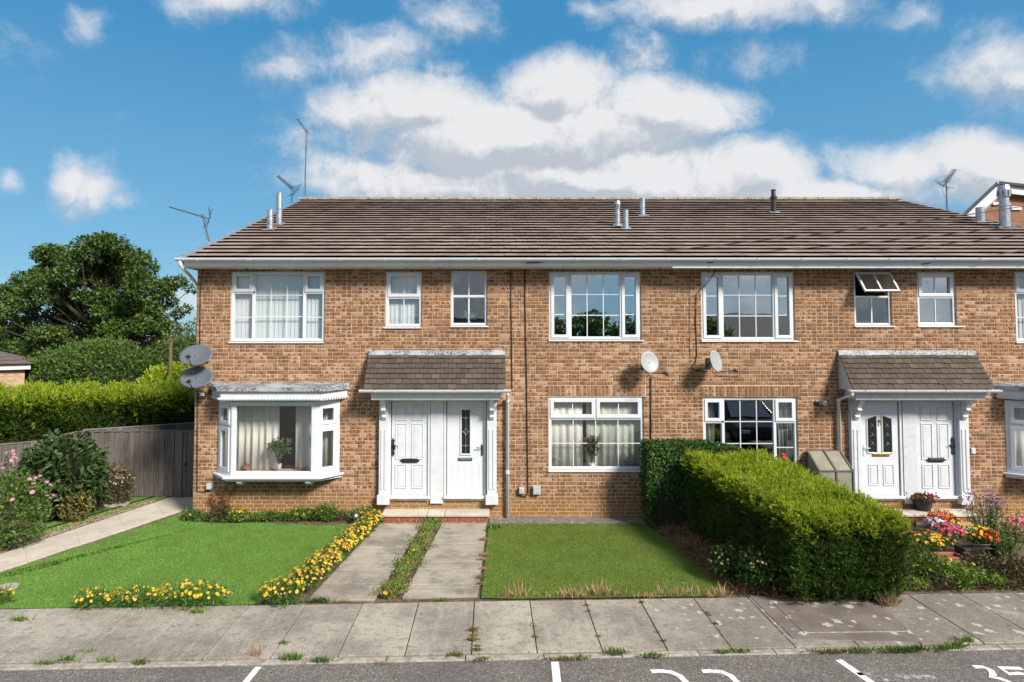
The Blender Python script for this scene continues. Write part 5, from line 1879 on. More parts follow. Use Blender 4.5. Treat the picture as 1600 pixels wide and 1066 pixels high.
shrub('laurel_shrub', G(96, 806), (.80, .7, .80), 2900, .17, .08, 'laurel', 'large dark shrub with drooping broad leaves before the fence', droop=.25, shell=.62)
shrub('berry_shrub', G(176, 788), (.44, .35, .42), 1500, .07, .035, 'dead_bush', 'brown-green bush between the dark shrub and the gate', shell=.5, flowers=[('dry_grass', 60, .02, 1)], core=False)
shrub('berry_shrub', G(118, 815), (.28, .25, .30), 700, .07, .03, 'moss', 'small yellowing bush at the foot of the dark shrub', core=False)
shrub('rose_mallow', G(18, 858), (.55, .5, .68), 3200, .07, .035, 'bush_leaf', 'loose bush with pink open flowers beside the pale path', core=False, shell=.3, flowers=[('petal_pink', 24, .040, 1)])
for k, (px, py, h) in enumerate([(14, 852, 1.75), (30, 850, 1.35), (3, 850, 1.5), (45, 846, 1.2)]):
    b = G(px, py)
    o = thing('mallow_stem', b, 'tall thin stem with pale pink flowers above the loose pink bush', 'plant', 'tall mallow stems by the pale path')
    q = MB(); tip = b + Vector((random.uniform(-.15, .15), random.uniform(-.1, .1), h)); q.tube([b, b.lerp(tip, .5) + Vector((.03, 0, 0)), tip], [.008, .006, .003], 5); q.build('stem', 'herb', o)
    t = rng.uniform(.3, 1, 60); P = np.array(b[:]) + t[:, None] * np.array((tip - b)[:]) + rng.normal(size=(60, 3)) * .03
    leaves('foliage', P, rng.normal(size=(60, 3)) + [0, 0, .2], .08, .035, 'bush_leaf', o)
    bloom(o, np.array(b.lerp(tip, .8)[:]), np.array([.08, .08, h * .2]), 9, .035, 'petal_pink', .3, 0)


# plants along the bay wall
bed = [((298, 812), (.16, .15, .10), 'herb', [('petal_faded', 6, .02, 1)], 'low green plant at the house corner by the pale path'),
       ((346, 812), (.22, .18, .16), 'dead_bush', None, 'dark purple-green plant under the bay bracket'),
       ((372, 815), (.18, .15, .13), 'weed', [('petal_yellow', 16, .018, 1)], 'low plant with small yellow blooms under the bay'),
       ((415, 812), (.20, .14, .07), 'herb', [('petal_yellow', 5, .016, 1)], 'thin low greenery midway along the bay wall'),
       ((470, 812), (.30, .16, .12), 'weed', [('petal_yellow', 12, .018, 1)], 'straggling weeds with tiny yellow blooms under the bay end'),
       ((510, 813), (.26, .16, .15), 'herb', [('petal_yellow', 10, .018, 1)], 'leafy weeds between bay and garden spotlight'),
       ((572, 812), (.22, .16, .13), 'weed', [('petal_yellow', 10, .02, 1)], 'rough green weeds beside the door step'),
       ((556, 806), (.09, .09, .22), 'herb', None, 'upright bright green weed behind the garden spotlight')]
for (p, r, mt, fl, lb) in bed:
    shrub('bed_plant', G(*p), r, int(5000 * r[0] * r[2] ** .5) + 80, .075, .024, mt, lb, flowers=fl, core=False, shell=.0, stems=6, cat='plant', stem_mat='dry_stem', outward=.4)
# straggling greenery along the foot of the wall
n = 5200; t = rng.uniform(0, 1, n); a, b = np.array(G(286, 813)[:]), np.array(G(592, 812)[:])
P = a * (1 - t)[:, None] + b * t[:, None]; hgt = .05 + .06 * np.abs(np.sin(t * 17)) + .05 * np.abs(np.sin(t * 43 + 1))
P[:, 1] += rng.normal(size=n) * .07; P[:, 2] = rng.uniform(0, 1, n) * hgt
o = tag(link('wall_weeds', None, None, G(286, 813)), 'straggling low weeds along the foot of the bay wall', 'weeds', kind='stuff')
sel = vnoise(P, 2.0, 4) > -.15
D = rng.normal(size=(n, 3)) * .8 + [0, -.1, .6]
leaves('foliage', P[sel], D[sel], rng.uniform(.03, .09, sel.sum()), rng.uniform(.010, .028, sel.sum()), 'herb', o)
leaves('dry_foliage', P[~sel], D[~sel], rng.uniform(.03, .10, (~sel).sum()), .012, 'dead_bush', o)
b = G(344, 810)
o = thing('dead_stalks', b, 'tall rust-brown dried stalks against the bay wall', 'plant')
q = MB(); C = []
for k in range(22):
    t = b + Vector((random.uniform(-.30, .30), random.uniform(-.1, .05), random.uniform(.35, .72)))
    q.tube([b, b.lerp(t, .6), t], [.004, .003, .002], 4); C += [b.lerp(t, f)[:] for f in rng.uniform(.45, 1, 9)]
q.build('stem', 'dry_stem', o); C = np.array(C); leaves('seed_heads', C, rng.normal(size=C.shape), .05, .028, 'dry_stem', o)

# garden spotlight
b = G(557, 818)
o = thing('garden_spotlight', b, 'black spike spotlight at the corner of the bright lawn', 'lamp')
q = MB(); q.tube([b, b + Vector((0, 0, .12))], .012); q.build('spike', 'black_plastic', o)
q = MB(); q.lathe([(.05, -.05), (.06, -.03), (.065, .05), (.06, .05)], b + Vector((0, -.01, .15)), (.1, -.9, .35), 14); hd = q.build('head', 'black_plastic', o)
q = MB(); q.lathe([(.03, .052), (.028, .058)], b + Vector((0, -.01, .15)), (.1, -.9, .35), 12); q.build('lens', 'upvc', o)


# yellow flower borders
def flower_clump(p, r, n, fn, label, faded=0, group=None, mt='herb'):
    fl = [('petal_yellow', int(fn * 1.5), .026, 1)]
    if faded: fl.append(('petal_faded', faded, .017, 1))
    return shrub('yellow_flower', G(*p), r, n, .085, .016, mt, label, group, flowers=fl, core=False, shell=.15, stems=6, cat='flower', outward=.6, stem_mat='herb')


flower_clump((146, 950), (.28, .14, .13), 340, 18, 'smallest yellow flower clump on the lawn front edge', 8)
flower_clump((209, 949), (.33, .15, .14), 420, 24, 'middle yellow flower clump of three on the lawn front edge', 12)
flower_clump((300, 949), (.52, .16, .17), 760, 44, 'widest yellow flower clump at the lawn edge by the pavement', 12)
flower_clump((0, 946), (.14, .12, .12), 150, 8, 'lone yellow flower clump near the drain cover', 3)
flower_clump((440, 944), (.32, .20, .17), 640, 34, 'yellow flower clump at the pavement corner of the slab path', 14)
for k in range(9):
    t = (k + .5) / 9
    a, b = G(470, 930), G(590, 815)
    q = a.lerp(b, t)
    shrub('yellow_flower', (q.x - .02, q.y, 0), (.25 - .05 * t, .27, .16 - .04 * t), 520, .075, .016, 'herb', 'yellow flower clump in the dense border between bright lawn and slab path', 'yellow border along the slab path',
          flowers=[('petal_yellow', 40 + 4 * (k % 3), .025, 1), ('petal_faded', 34, .018, 1)], core=False, shell=.15, stems=5, cat='flower', outward=.6, stem_mat='herb')

# weed strip between the two slab strips
A_, B_ = G(608, 935), G(678, 814)
P = []; sp = 9000
t = rng.uniform(0, 1, sp); P = np.array(A_[:])[None] * (1 - t)[:, None] + np.array(B_[:])[None] * t[:, None]
wd = .20 * (.75 + .3 * np.sin(t * 23) + .15 * np.sin(t * 61))
P[:, 0] += rng.normal(size=sp) * wd * .5; P[:, 1] += rng.normal(size=sp) * .03
P[:, 2] = rng.uniform(0, .07, sp) * (1 + .5 * np.sin(t * 41))
o = tag(link('weed_strip', None, None, A_), 'green weeds filling the gap between the two slab strips', 'weeds', kind='stuff')
sel = rng.uniform(size=sp) < .72
D = rng.normal(size=(sp, 3)) * .7 + [0, 0, .7]
leaves('foliage', P[sel], D[sel], rng.uniform(.03, .075, sel.sum()), rng.uniform(.012, .024, sel.sum()), 'weed', o, kind='stuff')
leaves('dry_foliage', P[~sel], D[~sel], .05, .010, 'dry_grass', o, kind='stuff')
for k in range(9):
    q = A_.lerp(B_, random.random()); bloom(o, np.array([q.x, q.y, .06]), np.array([.06, .06, .03]), 2, .026, 'petal_yellow', 1, .05)


def tuft(p, n, ln, mat, label, group, spread=.05, name='weed_tuft', lw=.010, up=1.0, elong=0.0, z=0.0):
    b = G(*p) if len(p) == 2 else Vector(p)
    o = thing(name, b, label, 'weed', group)
    C = np.array(b[:]) + np.c_[rng.normal(size=(n, 2)) * np.array([spread + elong, spread * .5]), np.zeros(n)]
    D = np.c_[rng.normal(size=(n, 2)) * .6, np.full(n, up)]
    leaves('blades', C, D, rng.uniform(.4, 1.1, n) * ln, lw, mat, o)
    return o


kg = 'weeds along the kerb'
for p, n, ln, el, mt in [((401, 1026), 60, .20, .03, 'dry_grass'), ((457, 1030), 150, .10, .06, 'weed'), ((502, 1034), 90, .08, .05, 'herb'), ((443, 1006), 30, .06, .02, 'weed'), ((714, 1024), 80, .06, .03, 'moss'),
                         ((962, 1022), 120, .10, .07, 'weed'), ((1020, 1026), 110, .06, .08, 'weed'), ((880, 1030), 150, .04, .14, 'moss'), ((910, 1029), 50, .06, .05, 'weed'), ((1130, 1020), 80, .06, .08, 'weed'), ((1158, 1019), 80, .06, .06, 'weed'),
                         ((1300, 1019), 260, .05, .22, 'moss'), ((1345, 1018), 200, .06, .12, 'weed'), ((1400, 1018), 260, .08, .16, 'weed'), ((1430, 1017), 160, .09, .08, 'herb'), ((1474, 1015), 120, .09, .07, 'weed'), ((1496, 1012), 90, .10, .04, 'weed'), ((1510, 1003), 70, .11, .03, 'weed'),
                         ((32, 970), 70, .09, .04, 'weed'), ((107, 1033), 60, .10, .03, 'weed'), ((71, 1037), 60, .06, .05, 'weed'), ((139, 1019), 30, .05, .02, 'weed'), ((219, 1037), 70, .08, .04, 'weed'), ((166, 1033), 40, .07, .05, 'weed'),
                         ((308, 958), 70, .09, .04, 'weed'), ((600, 1036), 70, .05, .05, 'dry_grass'), ((753, 1031), 80, .04, .03, 'moss'), ((500, 940), 160, .08, .09, 'herb'), ((690, 938), 60, .05, .04, 'weed'), ((540, 940), 60, .06, .05, 'dry_grass')]:
    lb = {'weed': 'small green weed tuft growing in a pavement joint', 'herb': 'broad-leaved green weed tuft at the paving edge', 'moss': 'low olive-brown moss cushion at the kerb', 'dry_grass': 'dry straw-coloured weed tuft at the paving edge'}[mt]
    tuft(p, n, ln, mt, lb, kg + ', ' + {'weed': 'green', 'herb': 'broad leaved', 'moss': 'moss', 'dry_grass': 'dry'}[mt], .03, elong=el * .5, lw=.014 if mt != 'dry_grass' else .006, name='moss_cushion' if mt == 'moss' else 'weed_tuft')
for k in range(6):
    tuft((741 + random.uniform(-5, 4), 982 + 7 * k + random.uniform(-4, 4)), random.choice((60, 140, 220)), random.uniform(.025, .05), 'moss', 'brown moss clump in the open joint before the slab path', 'moss in the wide slab joint', .03, 'moss_cushion', .012)
for k, (px0, py0, px1, py1) in enumerate([(912, 935, 941, 1014), (998, 933, 1040, 1008), (1083, 930, 1140, 1004), (828, 938, 838, 1014)]):
    for j in range(4):
        t = random.uniform(.05, .95); tuft((px0 + (px1 - px0) * t, py0 + (py1 - py0) * t), random.choice((14, 30, 60)), random.uniform(.015, .035), 'moss', 'thin moss line in a joint before the small lawn', 'moss in the joints before the small lawn', .022, 'moss_cushion', .010)

# straw tufts edging the small lawn
for k in range(15):
    px = 790 + 24 * k + random.uniform(-8, 8)
    pz = G(px, 934 - .002 * (px - 790))
    tuft((px, 934.5 - random.uniform(0, 4)), random.choice((18, 36, 70)), random.choice((.10, .17, .24)), 'dry_grass', 'straw-coloured dry grass tuft along the front of the small lawn', 'dry grass tufts edging the small lawn', .05, 'dry_grass_tuft', .011, elong=.03, up=1.5)
for k in range(9):
    tuft((757 - k * .9 + random.uniform(-3, 5), 826 + 12 * k + random.uniform(-7, 7)), random.choice((25, 60, 120)), random.uniform(.04, .11), random.choice(('dry_grass', 'weed')), 'mixed straw and green tuft between slab path and small lawn', 'tufts between slab path and small lawn', .04, 'grass_tuft', .008)
tuft((772, 826), 150, .12, 'weed', 'bright green weed clump at the lawn corner by the downpipe', None, .07, lw=.02)

# dead undergrowth at the foot of the hedge
n = 5200
u, v = rng.uniform(0, 1, n), rng.uniform(0, 1, n)
a0, a1, b0, b1 = [np.array(G(*p)[:2]) for p in ((1012, 818), (1140, 928), (1050, 812), (1240, 940))]
p = (a0 * (1 - v)[:, None] + a1 * v[:, None]) * (1 - u)[:, None] + (b0 * (1 - v)[:, None] + b1 * v[:, None]) * u[:, None]
P = np.c_[p, rng.uniform(0, .10, n) * (.3 + u)]
o = tag(link('undergrowth', None, None, (a0[0], a0[1], 0)), 'dry tangled undergrowth at the shaded foot of the hedge', 'undergrowth', kind='stuff')
sel = rng.uniform(size=n) < .6
D = rng.normal(size=(n, 3)) + [0, 0, .15]
s2 = sel & (rng.uniform(size=n) < .4); s1 = sel & ~s2
leaves('dry_stems', P[s1], D[s1], rng.uniform(.08, .22, s1.sum()), .007, 'dead_bush', o, kind='stuff')
leaves('straw', P[s2], D[s2], rng.uniform(.08, .2, s2.sum()), .006, 'dry_grass', o, kind='stuff')
leaves('dry_leaves', P[~sel], D[~sel], .06, .02, 'dry_stem', o, kind='stuff')
shrub('bramble', G(1140, 905), (.30, .3, .26), 900, .07, .035, 'ivy', 'dark leafy bramble at the foot of the conifer hedge', core=False, shell=.2, flowers=[('dry_grass', 22, .022, 1)])
shrub('bramble', G(1190, 925), (.32, .3, .30), 900, .07, .035, 'ivy', 'second dark bramble tucked under the hedge near the pavement', core=False, shell=.2, flowers=[('dry_grass', 12, .02, 1)])
tuft((1392, 948), 170, .26, 'dry_grass', 'tan dry grass tuft under the pavement end of the hedge', None, .05, 'dry_grass_tuft', .006, up=1.4)


def more2():
    s = NT('fence_brown'); g = s.noise(5, 5, .7, stretch=(9, 9, .5)); s.done(s.mix(g, (.10, .055, .03), (.22, .13, .08)), .9)
    s = NT('brick_garage')
    b = s.N.new('ShaderNodeTexBrick'); b.inputs['Scale'].default_value = 4.4
    mp = s.vscale(s.pos(), (1, 1, 1)); cb = s.N.new('ShaderNodeCombineXYZ'); x = s.xyz(); s.L.new(s.math('ADD', x[0], x[1]), cb.inputs[0]); s.L.new(x[2], cb.inputs[1]); s.L.new(cb.outputs[0], b.inputs['Vector'])
    b.inputs['Color1'].default_value = (.46, .30, .19, 1); b.inputs['Color2'].default_value = (.33, .19, .11, 1); b.inputs['Mortar'].default_value = (.45, .36, .27, 1)
    b.inputs['Mortar Size'].default_value = .03; b.inputs['Brick Width'].default_value = 1.0; b.inputs['Row Height'].default_value = .33
    s.done(b.outputs['Color'], .9)
    s = NT('brick_gable')
    b = s.N.new('ShaderNodeTexBrick'); b.inputs['Scale'].default_value = 4.4
    cb = s.N.new('ShaderNodeCombineXYZ'); x = s.xyz(); s.L.new(s.math('ADD', x[0], x[1]), cb.inputs[0]); s.L.new(x[2], cb.inputs[1]); s.L.new(cb.outputs[0], b.inputs['Vector'])
    b.inputs['Color1'].default_value = (.28, .12, .055, 1); b.inputs['Color2'].default_value = (.19, .08, .04, 1); b.inputs['Mortar'].default_value = (.26, .18, .12, 1)
    b.inputs['Mortar Size'].default_value = .03; b.inputs['Brick Width'].default_value = 1.0; b.inputs['Row Height'].default_value = .33
    s.done(b.outputs['Color'], .9)


more2()
simple('verge', (.05, .09, .025), .95, var=.3)
simple('car_glass', (.25, .3, .34), .05)
# ================================================================== GARDEN BY THE SECOND PORCH
sheet('garden_path', g_((1405, 800), (1440, 792), (1640, 792), (1680, 812), (1640, 822), (1520, 818)), -.006, 'drive_slab', .05)['label'] = 'grey paving before the second porch'
for k, (pts, lb) in enumerate([([(1428, 806), (1470, 806), (1474, 822), (1432, 822)], 'grey loose paving slab beneath the orange flowers'), ([(1478, 818), (1526, 818), (1536, 832), (1484, 832)], 'grey loose paving slab beside the tall purple plant')]):
    o = sheet('loose_slab', g_(*pts), .03, 'drive_slab', .05, kind='thing'); tag(o, lb, 'slab')


def round_pot(p, r, h, mat, label, z=0.0, name='flower_pot', squash=1.0):
    b = Vector((G(*p, z).x, G(*p, z).y, z))
    o = thing(name, b, label, 'pot')
    q = MB(); q.lathe([(r * .68, 0), (r, h * .85), (r * 1.1, h * .85), (r * 1.1, h), (r * .95, h), (r * .9, h * .8)], b, seg=20); q.build('pot', mat, o)
    q = MB(); q.lathe([(r * .9, h * .82), (.01, h * .86)], b, seg=14); q.build('compost', 'soil', o)
    return o, b


def trough(p, w, d, h, mat, label):
    b = G(*p)
    o = thing('planter_trough', b, label, 'planter')
    q = MB()
    for (x0, x1, y0, y1) in ((-w / 2, w / 2, -d / 2, -d / 2 + .025), (-w / 2, w / 2, d / 2 - .025, d / 2), (-w / 2, -w / 2 + .025, -d / 2 + .025, d / 2 - .025), (w / 2 - .025, w / 2, -d / 2 + .025, d / 2 - .025)):
        q.box(b.x + x0, b.x + x1, b.y + y0, b.y + y1, 0, h)
    q.build('sides', mat, o, bevel=.008)
    q = MB(); frame_box(q, b.x - w / 2 - .015, b.x + w / 2 + .015, -(d / 2 + .015), d / 2 + .015, .03, h - .03, h + .006, Matrix(((1, 0, 0, 0), (0, 0, 1, b.y), (0, 1, 0, 0), (0, 0, 0, 1)))); q.build('rim', mat, o, bevel=.006)
    q = MB(); q.box(b.x - w / 2 + .026, b.x + w / 2 - .026, b.y - d / 2 + .026, b.y + d / 2 - .026, h * .6, h - .04); q.build('compost', 'soil', o)
    return b


def flowers(p, z, r, n, fl, label, mat='herb', group=None, leaf=.05, lw=.026):
    b = G(*p); 
    return shrub('flower_cluster', (b.x, b.y, z), r, n, leaf, lw, mat, label, group, flowers=fl, core=False, shell=.1, stems=4, cat='flower', outward=.6, stem_mat='herb')


o, b = round_pot((1442, 797), .19, .24, 'black_plastic', 'black plastic pot of withered flowers on the door step', .185)
n = 420; P = np.array(b[:]) + np.c_[rng.normal(size=(n, 2)) * .10, rng.uniform(.22, .31, n)]
leaves('withered_foliage', P, rng.normal(size=(n, 3)) + [0, 0, .2], .06, .035, 'dead_leaf', o)
bloom(o, np.array([b.x + .19, b.y - .02, .185 + .26]), np.array([.08, .06, .05]), 9, .035, 'petal_rose', .4, .3)
trough((1462, 884), .80, .24, .17, 'terracotta', 'long terracotta planter trough of yellow flowers near the hedge')
trough((1530, 880), .62, .26, .26, 'black_plastic', 'dark planter trough overflowing with red and orange flowers')
P2 = [((1470, 826), .10, (.20, .16, .13), 260, [('petal_red', 34, .034, 1), ('petal_orange', 12, .03, 1)], 'bright orange-red flower cluster behind the pansies'),
      ((1462, 832), .06, (.16, .14, .10), 200, [('petal_white', 22, .032, 1), ('petal_purple', 12, .03, 1)], 'white and purple pansy cluster on the grey slab'),
      ((1488, 830), .05, (.16, .14, .11), 200, [('petal_yellow', 26, .032, 1)], 'yellow flower cluster next to the white pansies'),
      ((1484, 866), .22, (.24, .18, .15), 360, [('petal_rose', 52, .034, 1), ('petal_purple', 6, .03, 1)], 'rose-red flower mass standing tall over the troughs'),
      ((1524, 868), .20, (.26, .18, .15), 360, [('petal_yellow', 58, .03, 1)], 'golden flower mass above the dark trough'),
      ((1545, 872), .17, (.17, .16, .15), 260, [('petal_orange', 28, .04, 1), ('petal_red', 8, .03, 1)], 'orange flower cluster at the end of the dark trough'),
      ((1458, 878), .18, (.34, .16, .13), 420, [('petal_yellow', 36, .034, 1)], 'yellow flower row in the terracotta trough'),
      ((1440, 868), .20, (.2, .16, .12), 200, [('petal_red', 8, .025, 1)], 'leafy cluster with few small red blooms by the hedge'),
      ((1596, 858), .12, (.30, .2, .22), 420, [('petal_rose', 30, .045, 1), ('petal_pink', 26, .05, 1)], 'large pink flower mass beyond the tall purple plant')]
for a in P2: flowers(*a)
for (p, r, mt, fl, lb) in [((1452, 903), (.36, .18, .19), 'herb', [('petal_yellow', 6, .034, 1)], 'leafy ground cover before the terracotta trough'), ((1500, 915), (.40, .2, .17), 'weed', [('petal_yellow', 3, .03, 1)], 'yellow-green ground cover at the pavement edge by the troughs'),
                           ((1532, 905), (.30, .2, .20), 'dead_bush', [('petal_yellow', 2, .03, 1)], 'blue-green low plant below the dark trough'), ((1424, 905), (.26, .22, .30), 'conifer_side', None, 'low dark sprig beside the hedge foot'),
                           ((1585, 908), (.34, .25, .18), 'dead_bush', None, 'brownish bushy plant near the tall purple plant'), ((1500, 806), (.34, .14, .08), 'herb', None, 'low green weeds under the second door step')]:
    shrub('ground_plant', G(*p), r, 900, .06, .028, mt, lb, flowers=fl, core=False, shell=.1, stems=5, cat='plant', stem_mat='herb')

n = 4200; t = rng.uniform(0, 1, n); a, b = np.array(G(1408, 925)[:]), np.array(G(1680, 920)[:])
P = a * (1 - t)[:, None] + b * t[:, None]; P[:, 1] += np.abs(rng.normal(size=n)) * .22; P[:, 2] = rng.uniform(0, 1, n) * (.03 + .10 * np.abs(np.sin(t * 19)) + .05 * np.abs(np.sin(t * 53)))
o = tag(link('border_weeds', None, None, G(1408, 925)), 'mixed low weeds spilling to the pavement before the flower troughs', 'weeds', kind='stuff')
sel = vnoise(P, 2.4, 12) > -.1; D = rng.normal(size=(n, 3)) * .8 + [0, -.1, .6]
leaves('foliage', P[sel], D[sel], rng.uniform(.03, .08, sel.sum()), rng.uniform(.012, .03, sel.sum()), 'weed', o)
leaves('dry_foliage', P[~sel], D[~sel], rng.uniform(.03, .09, (~sel).sum()), .016, 'dead_bush', o)


def tall_plant(p, h, w, label, purple, n=26, lean=0.0):
    b = G(*p)
    o = thing('tall_flower', b, label, 'plant')
    q = MB(); C = []; T = []
    for k in range(n):
        t = b + Vector((random.uniform(-w, w) + lean, random.uniform(-w, w) * .6, h * random.uniform(.6, 1)))
        md = b.lerp(t, .55) + Vector((-random.uniform(-.1, .1) - lean * .3, 0, .06))
        q.tube([b + Vector((random.uniform(-.06, .06), random.uniform(-.05, .05), 0)), md, t], [.007, .005, .002], 5); T.append(t)
        C += [b.lerp(md, f)[:] for f in rng.uniform(.1, 1, 26)] + [md.lerp(t, f)[:] for f in rng.uniform(0, .8, 10)]
    q.build('stem', 'herb', o)
    C = np.array(C); leaves('foliage', C, rng.normal(size=C.shape) * .6 + [0, 0, .8], rng.uniform(.06, .14, len(C)), .012, 'bush_leaf', o)
    T = np.array([t[:] for t in T]); P = np.repeat(T, 10, 0); P = P + rng.normal(size=P.shape) * [.05, .05, .075]
    leaves('blooms', P, rng.normal(size=P.shape), .038, .026, purple, o)
    return o


tall_plant((1540, 860), 1.0, .34, 'tall airy plant with violet flower sprays before the porch pilaster', 'petal_purple', 34)
tall_plant((1572, 890), .95, .26, 'tall dark stemmed plant with few faded flower heads', 'petal_faded', 24, .1)
# geraniums under the dark window
b = Vector((W(1222, 716, -.3).x, -.32, .95))
o = thing('window_geranium', (b.x, b.y, .0), 'red geranium standing in a tall pot under the dark window', 'plant')
q = MB(); q.lathe([(.14, 0), (.17, .7), (.18, .7), (.18, .74), (.15, .74)], (b.x, b.y, 0), seg=16); q.build('pot', 'terracotta', o)
C = np.array([b.x, b.y, 1.02]) + rng.normal(size=(240, 3)) * [.12, .07, .12]; leaves('foliage', C, rng.normal(size=C.shape) + [0, 0, .4], .09, .08, 'herb', o)
bloom(o, np.array([b.x, b.y, 1.27]), np.array([.07, .05, .05]), 14, .04, 'petal_red', 1, .9)


# lean-to cold frame
def cold_frame():
    X0_, X1_ = W(1264, 740, -.1).x, W(1328, 740, -.4).x
    yb, yf = -.05, -.52
    zt, zf = W(1290, 704, yb).z, W(1300, 736, yf).z
    o = thing('cold_frame', (X0_, yf, 0), 'small aluminium lean-to cold frame with cloudy panes beside the hedge', 'cold frame')
    def bar(a, b, nm='frame_bar', r=.021):
        q = MB(); q.tube([a, b], r, 4); q.build(nm, 'aluminium', o)
    for x in (X0_, (X0_ + X1_) / 2, X1_):
        bar((x, yb, zt), (x, yf, zf)); bar((x, yf, zf), (x, yf, .0))
        bar((x, yb, zt), (x, yb, 0))
    for (y, z) in ((yb, zt), (yf, zf), (yf, zf * .5), (yf, .03)):
        bar((X0_, y, z), (X1_, y, z), r=.018)
    for a, b in ((X0_, (X0_ + X1_) / 2), ((X0_ + X1_) / 2, X1_)):
        q = MB(); q.add([Vector((a + .01, yb, zt - .006)), Vector((b - .01, yb, zt - .006)), Vector((b - .01, yf, zf - .006)), Vector((a + .01, yf, zf - .006))], [(0, 1, 2, 3)]); q.build('roof_pane', 'plastic_sheet', o)
        q = MB(); q.add([Vector((a + .01, yf + .004, .03)), Vector((b - .01, yf + .004, .03)), Vector((b - .01, yf + .004, zf)), Vector((a + .01, yf + .004, zf))], [(0, 1, 2, 3)]); q.build('front_pane', 'plastic_sheet', o)
    q = MB(); q.add([Vector((X0_ - .002, yb, .03)), Vector((X0_ - .002, yf, .03)), Vector((X0_ - .002, yf, zf)), Vector((X0_ - .002, yb, zt))], [(0, 1, 2, 3)]); q.build('side_pane', 'plastic_sheet', o)


cold_frame()


# ================================================================== FENCES
def fence(a, b, za, zb, label, bw=.115, post=None, rail=True, shift=.006):
    a, b = Vector((a[0], a[1], 0)), Vector((b[0], b[1], 0)); d = b - a; n = max(1, int(d.length / bw)); u = d.normalized()
    o = thing('wooden_fence', a, label, 'fence')
    nn = Vector((u.y, -u.x, 0))
    for k in range(n):
        p = a.lerp(b, k / n); w = d.length / n
        h = za + (zb - za) * (k + .5) / n + random.uniform(-.006, .004)
        j = (.0 if k % 2 else .010) + random.uniform(-.002, .002)
        q = MB(); q.box(.004, w - .004, -j - .018, -j, .02, h, plane_M(p, u)); q.build('board', 'fence', o)
    bk = MB(); bk.add([a - nn * .002 + Vector((0, 0, .02)), b - nn * .002 + Vector((0, 0, .02)), b - nn * .002 + Vector((0, 0, zb - .02)), a - nn * .002 + Vector((0, 0, za - .02))], [(0, 1, 2, 3)])
    bk.build('dark_backing', 'bark', o)  # dark sheet added behind the boards so their gaps read as shade
    q = MB()
    p = a
    q.add([a + Vector((0, 0, za + .004)) + nn * .04, b + Vector((0, 0, zb + .004)) + nn * .04, b + Vector((0, 0, zb + .004)) - nn * .03, a + Vector((0, 0, za + .004)) - nn * .03,
           a + Vector((0, 0, za + .028)) + nn * .03, b + Vector((0, 0, zb + .028)) + nn * .03, b + Vector((0, 0, zb + .028)) - nn * .03, a + Vector((0, 0, za + .028)) - nn * .03],
          [(0, 1, 5, 4), (2, 3, 7, 6), (4, 5, 6, 7), (0, 3, 2, 1), (0, 4, 7, 3), (1, 2, 6, 5)])
    q.build('capping', 'fence', o)
    for t in (0, .5, 1):
        p = a.lerp(b, t); q = MB(); q.box(-.045, .045, .005, .09, 0, za + (zb - za) * t - .02, plane_M(p, u)); q.build('post', 'fence', o)
    return o


fence((-9.41, 1.62), (-7.10, 1.60), 1.47, 1.49, 'weathered grey board fence next to the brown-green bush')
gt = fence((-7.06, 1.60), (-6.30, 1.60), 1.48, 1.49, 'narrow grey board gate closed against the house corner')
q = MB(); q.box(-6.97, -6.93, 1.56, 1.58, .70, .78); q.tube([(-6.95, 1.575, .74), (-6.95, 1.53, .74), (-6.88, 1.52, .74)], .008); q.build('latch', 'black_plastic', gt)
q = MB()
for x in (-7.06,): q.box(x - .04, x + .04, 1.535, 1.58, 0, 1.5)
q.build('gate_post', 'fence', gt)
fence((-11.6, -1.3), (-9.45, .30), 1.47, 1.47, 'pale weathered fence panel behind the pink bush')
fence((-9.42, .36), (-9.44, 1.55), 1.47, 1.47, 'short fence return hidden behind the dark shrub')
fence((-9.45, 1.78), (-6.6, 4.4), 1.48, 1.36, 'brown fence slanting away behind the gate')


# ================================================================== TREES BEHIND
def tree(base, trunk_top, clumps, leaf, nleaf, label, mat='tree_leaf', trunk_r=.35, group=None, name='sycamore_tree'):
    base = Vector(base); tt = Vector(trunk_top)
    o = thing(name, base, label, 'tree', group)
    q = MB(); q.tube([base - Vector((0, 0, .1)), base.lerp(tt, .4) + Vector((.15, 0, 0)), tt], [trunk_r, trunk_r * .75, trunk_r * .25], 10); q.build('trunk', 'bark', o, smooth=True)
    q = MB(); CP = []; CD = []
    for (c, r) in clumps:
        c = Vector(c)
        t = min(.95, max(.25, (c.z - base.z) / (tt.z - base.z) * .62)); s = base.lerp(tt, t)
        md = s.lerp(c, .55) + Vector((0, 0, -.12 * (c - s).length * .3)) + Vector((random.uniform(-.7, .7), random.uniform(-.5, .5), random.uniform(-.5, .6)))
        q.tube([s, md, c], [trunk_r * .15, trunk_r * .08, .015], 6)
        n = int(nleaf * (r / 1.0) ** 2 * random.uniform(.8, 1.2))
        S = sphere_pts(n); S[:, 2] = S[:, 2] * .85 + .08
        rad = rng.uniform(.35, 1, n) ** .6 * (1 + .22 * vnoise(S, 3.5, random.randrange(1000)))
        P = np.array(c[:]) + S * rad[:, None] * r * np.array([1.15, 1.15, .88])
        CP.append(P); CD.append(S * .6 + rng.normal(size=(n, 3)) * .6 + [0, 0, -.15])
    q.build('limbs', 'bark', o)
    P = np.concatenate(CP); D = np.concatenate(CD); n = len(P)
    # leaves lie roughly level, as a sycamore's do
    Nn = rng.normal(size=(n, 3)) * .55 + [0, 0, 1]
    leaves('crown', P, D, rng.uniform(.6, 1.25, n) * leaf, rng.uniform(.6, 1.25, n) * leaf * .8, mat, o, Nrm=Nn)
    return o


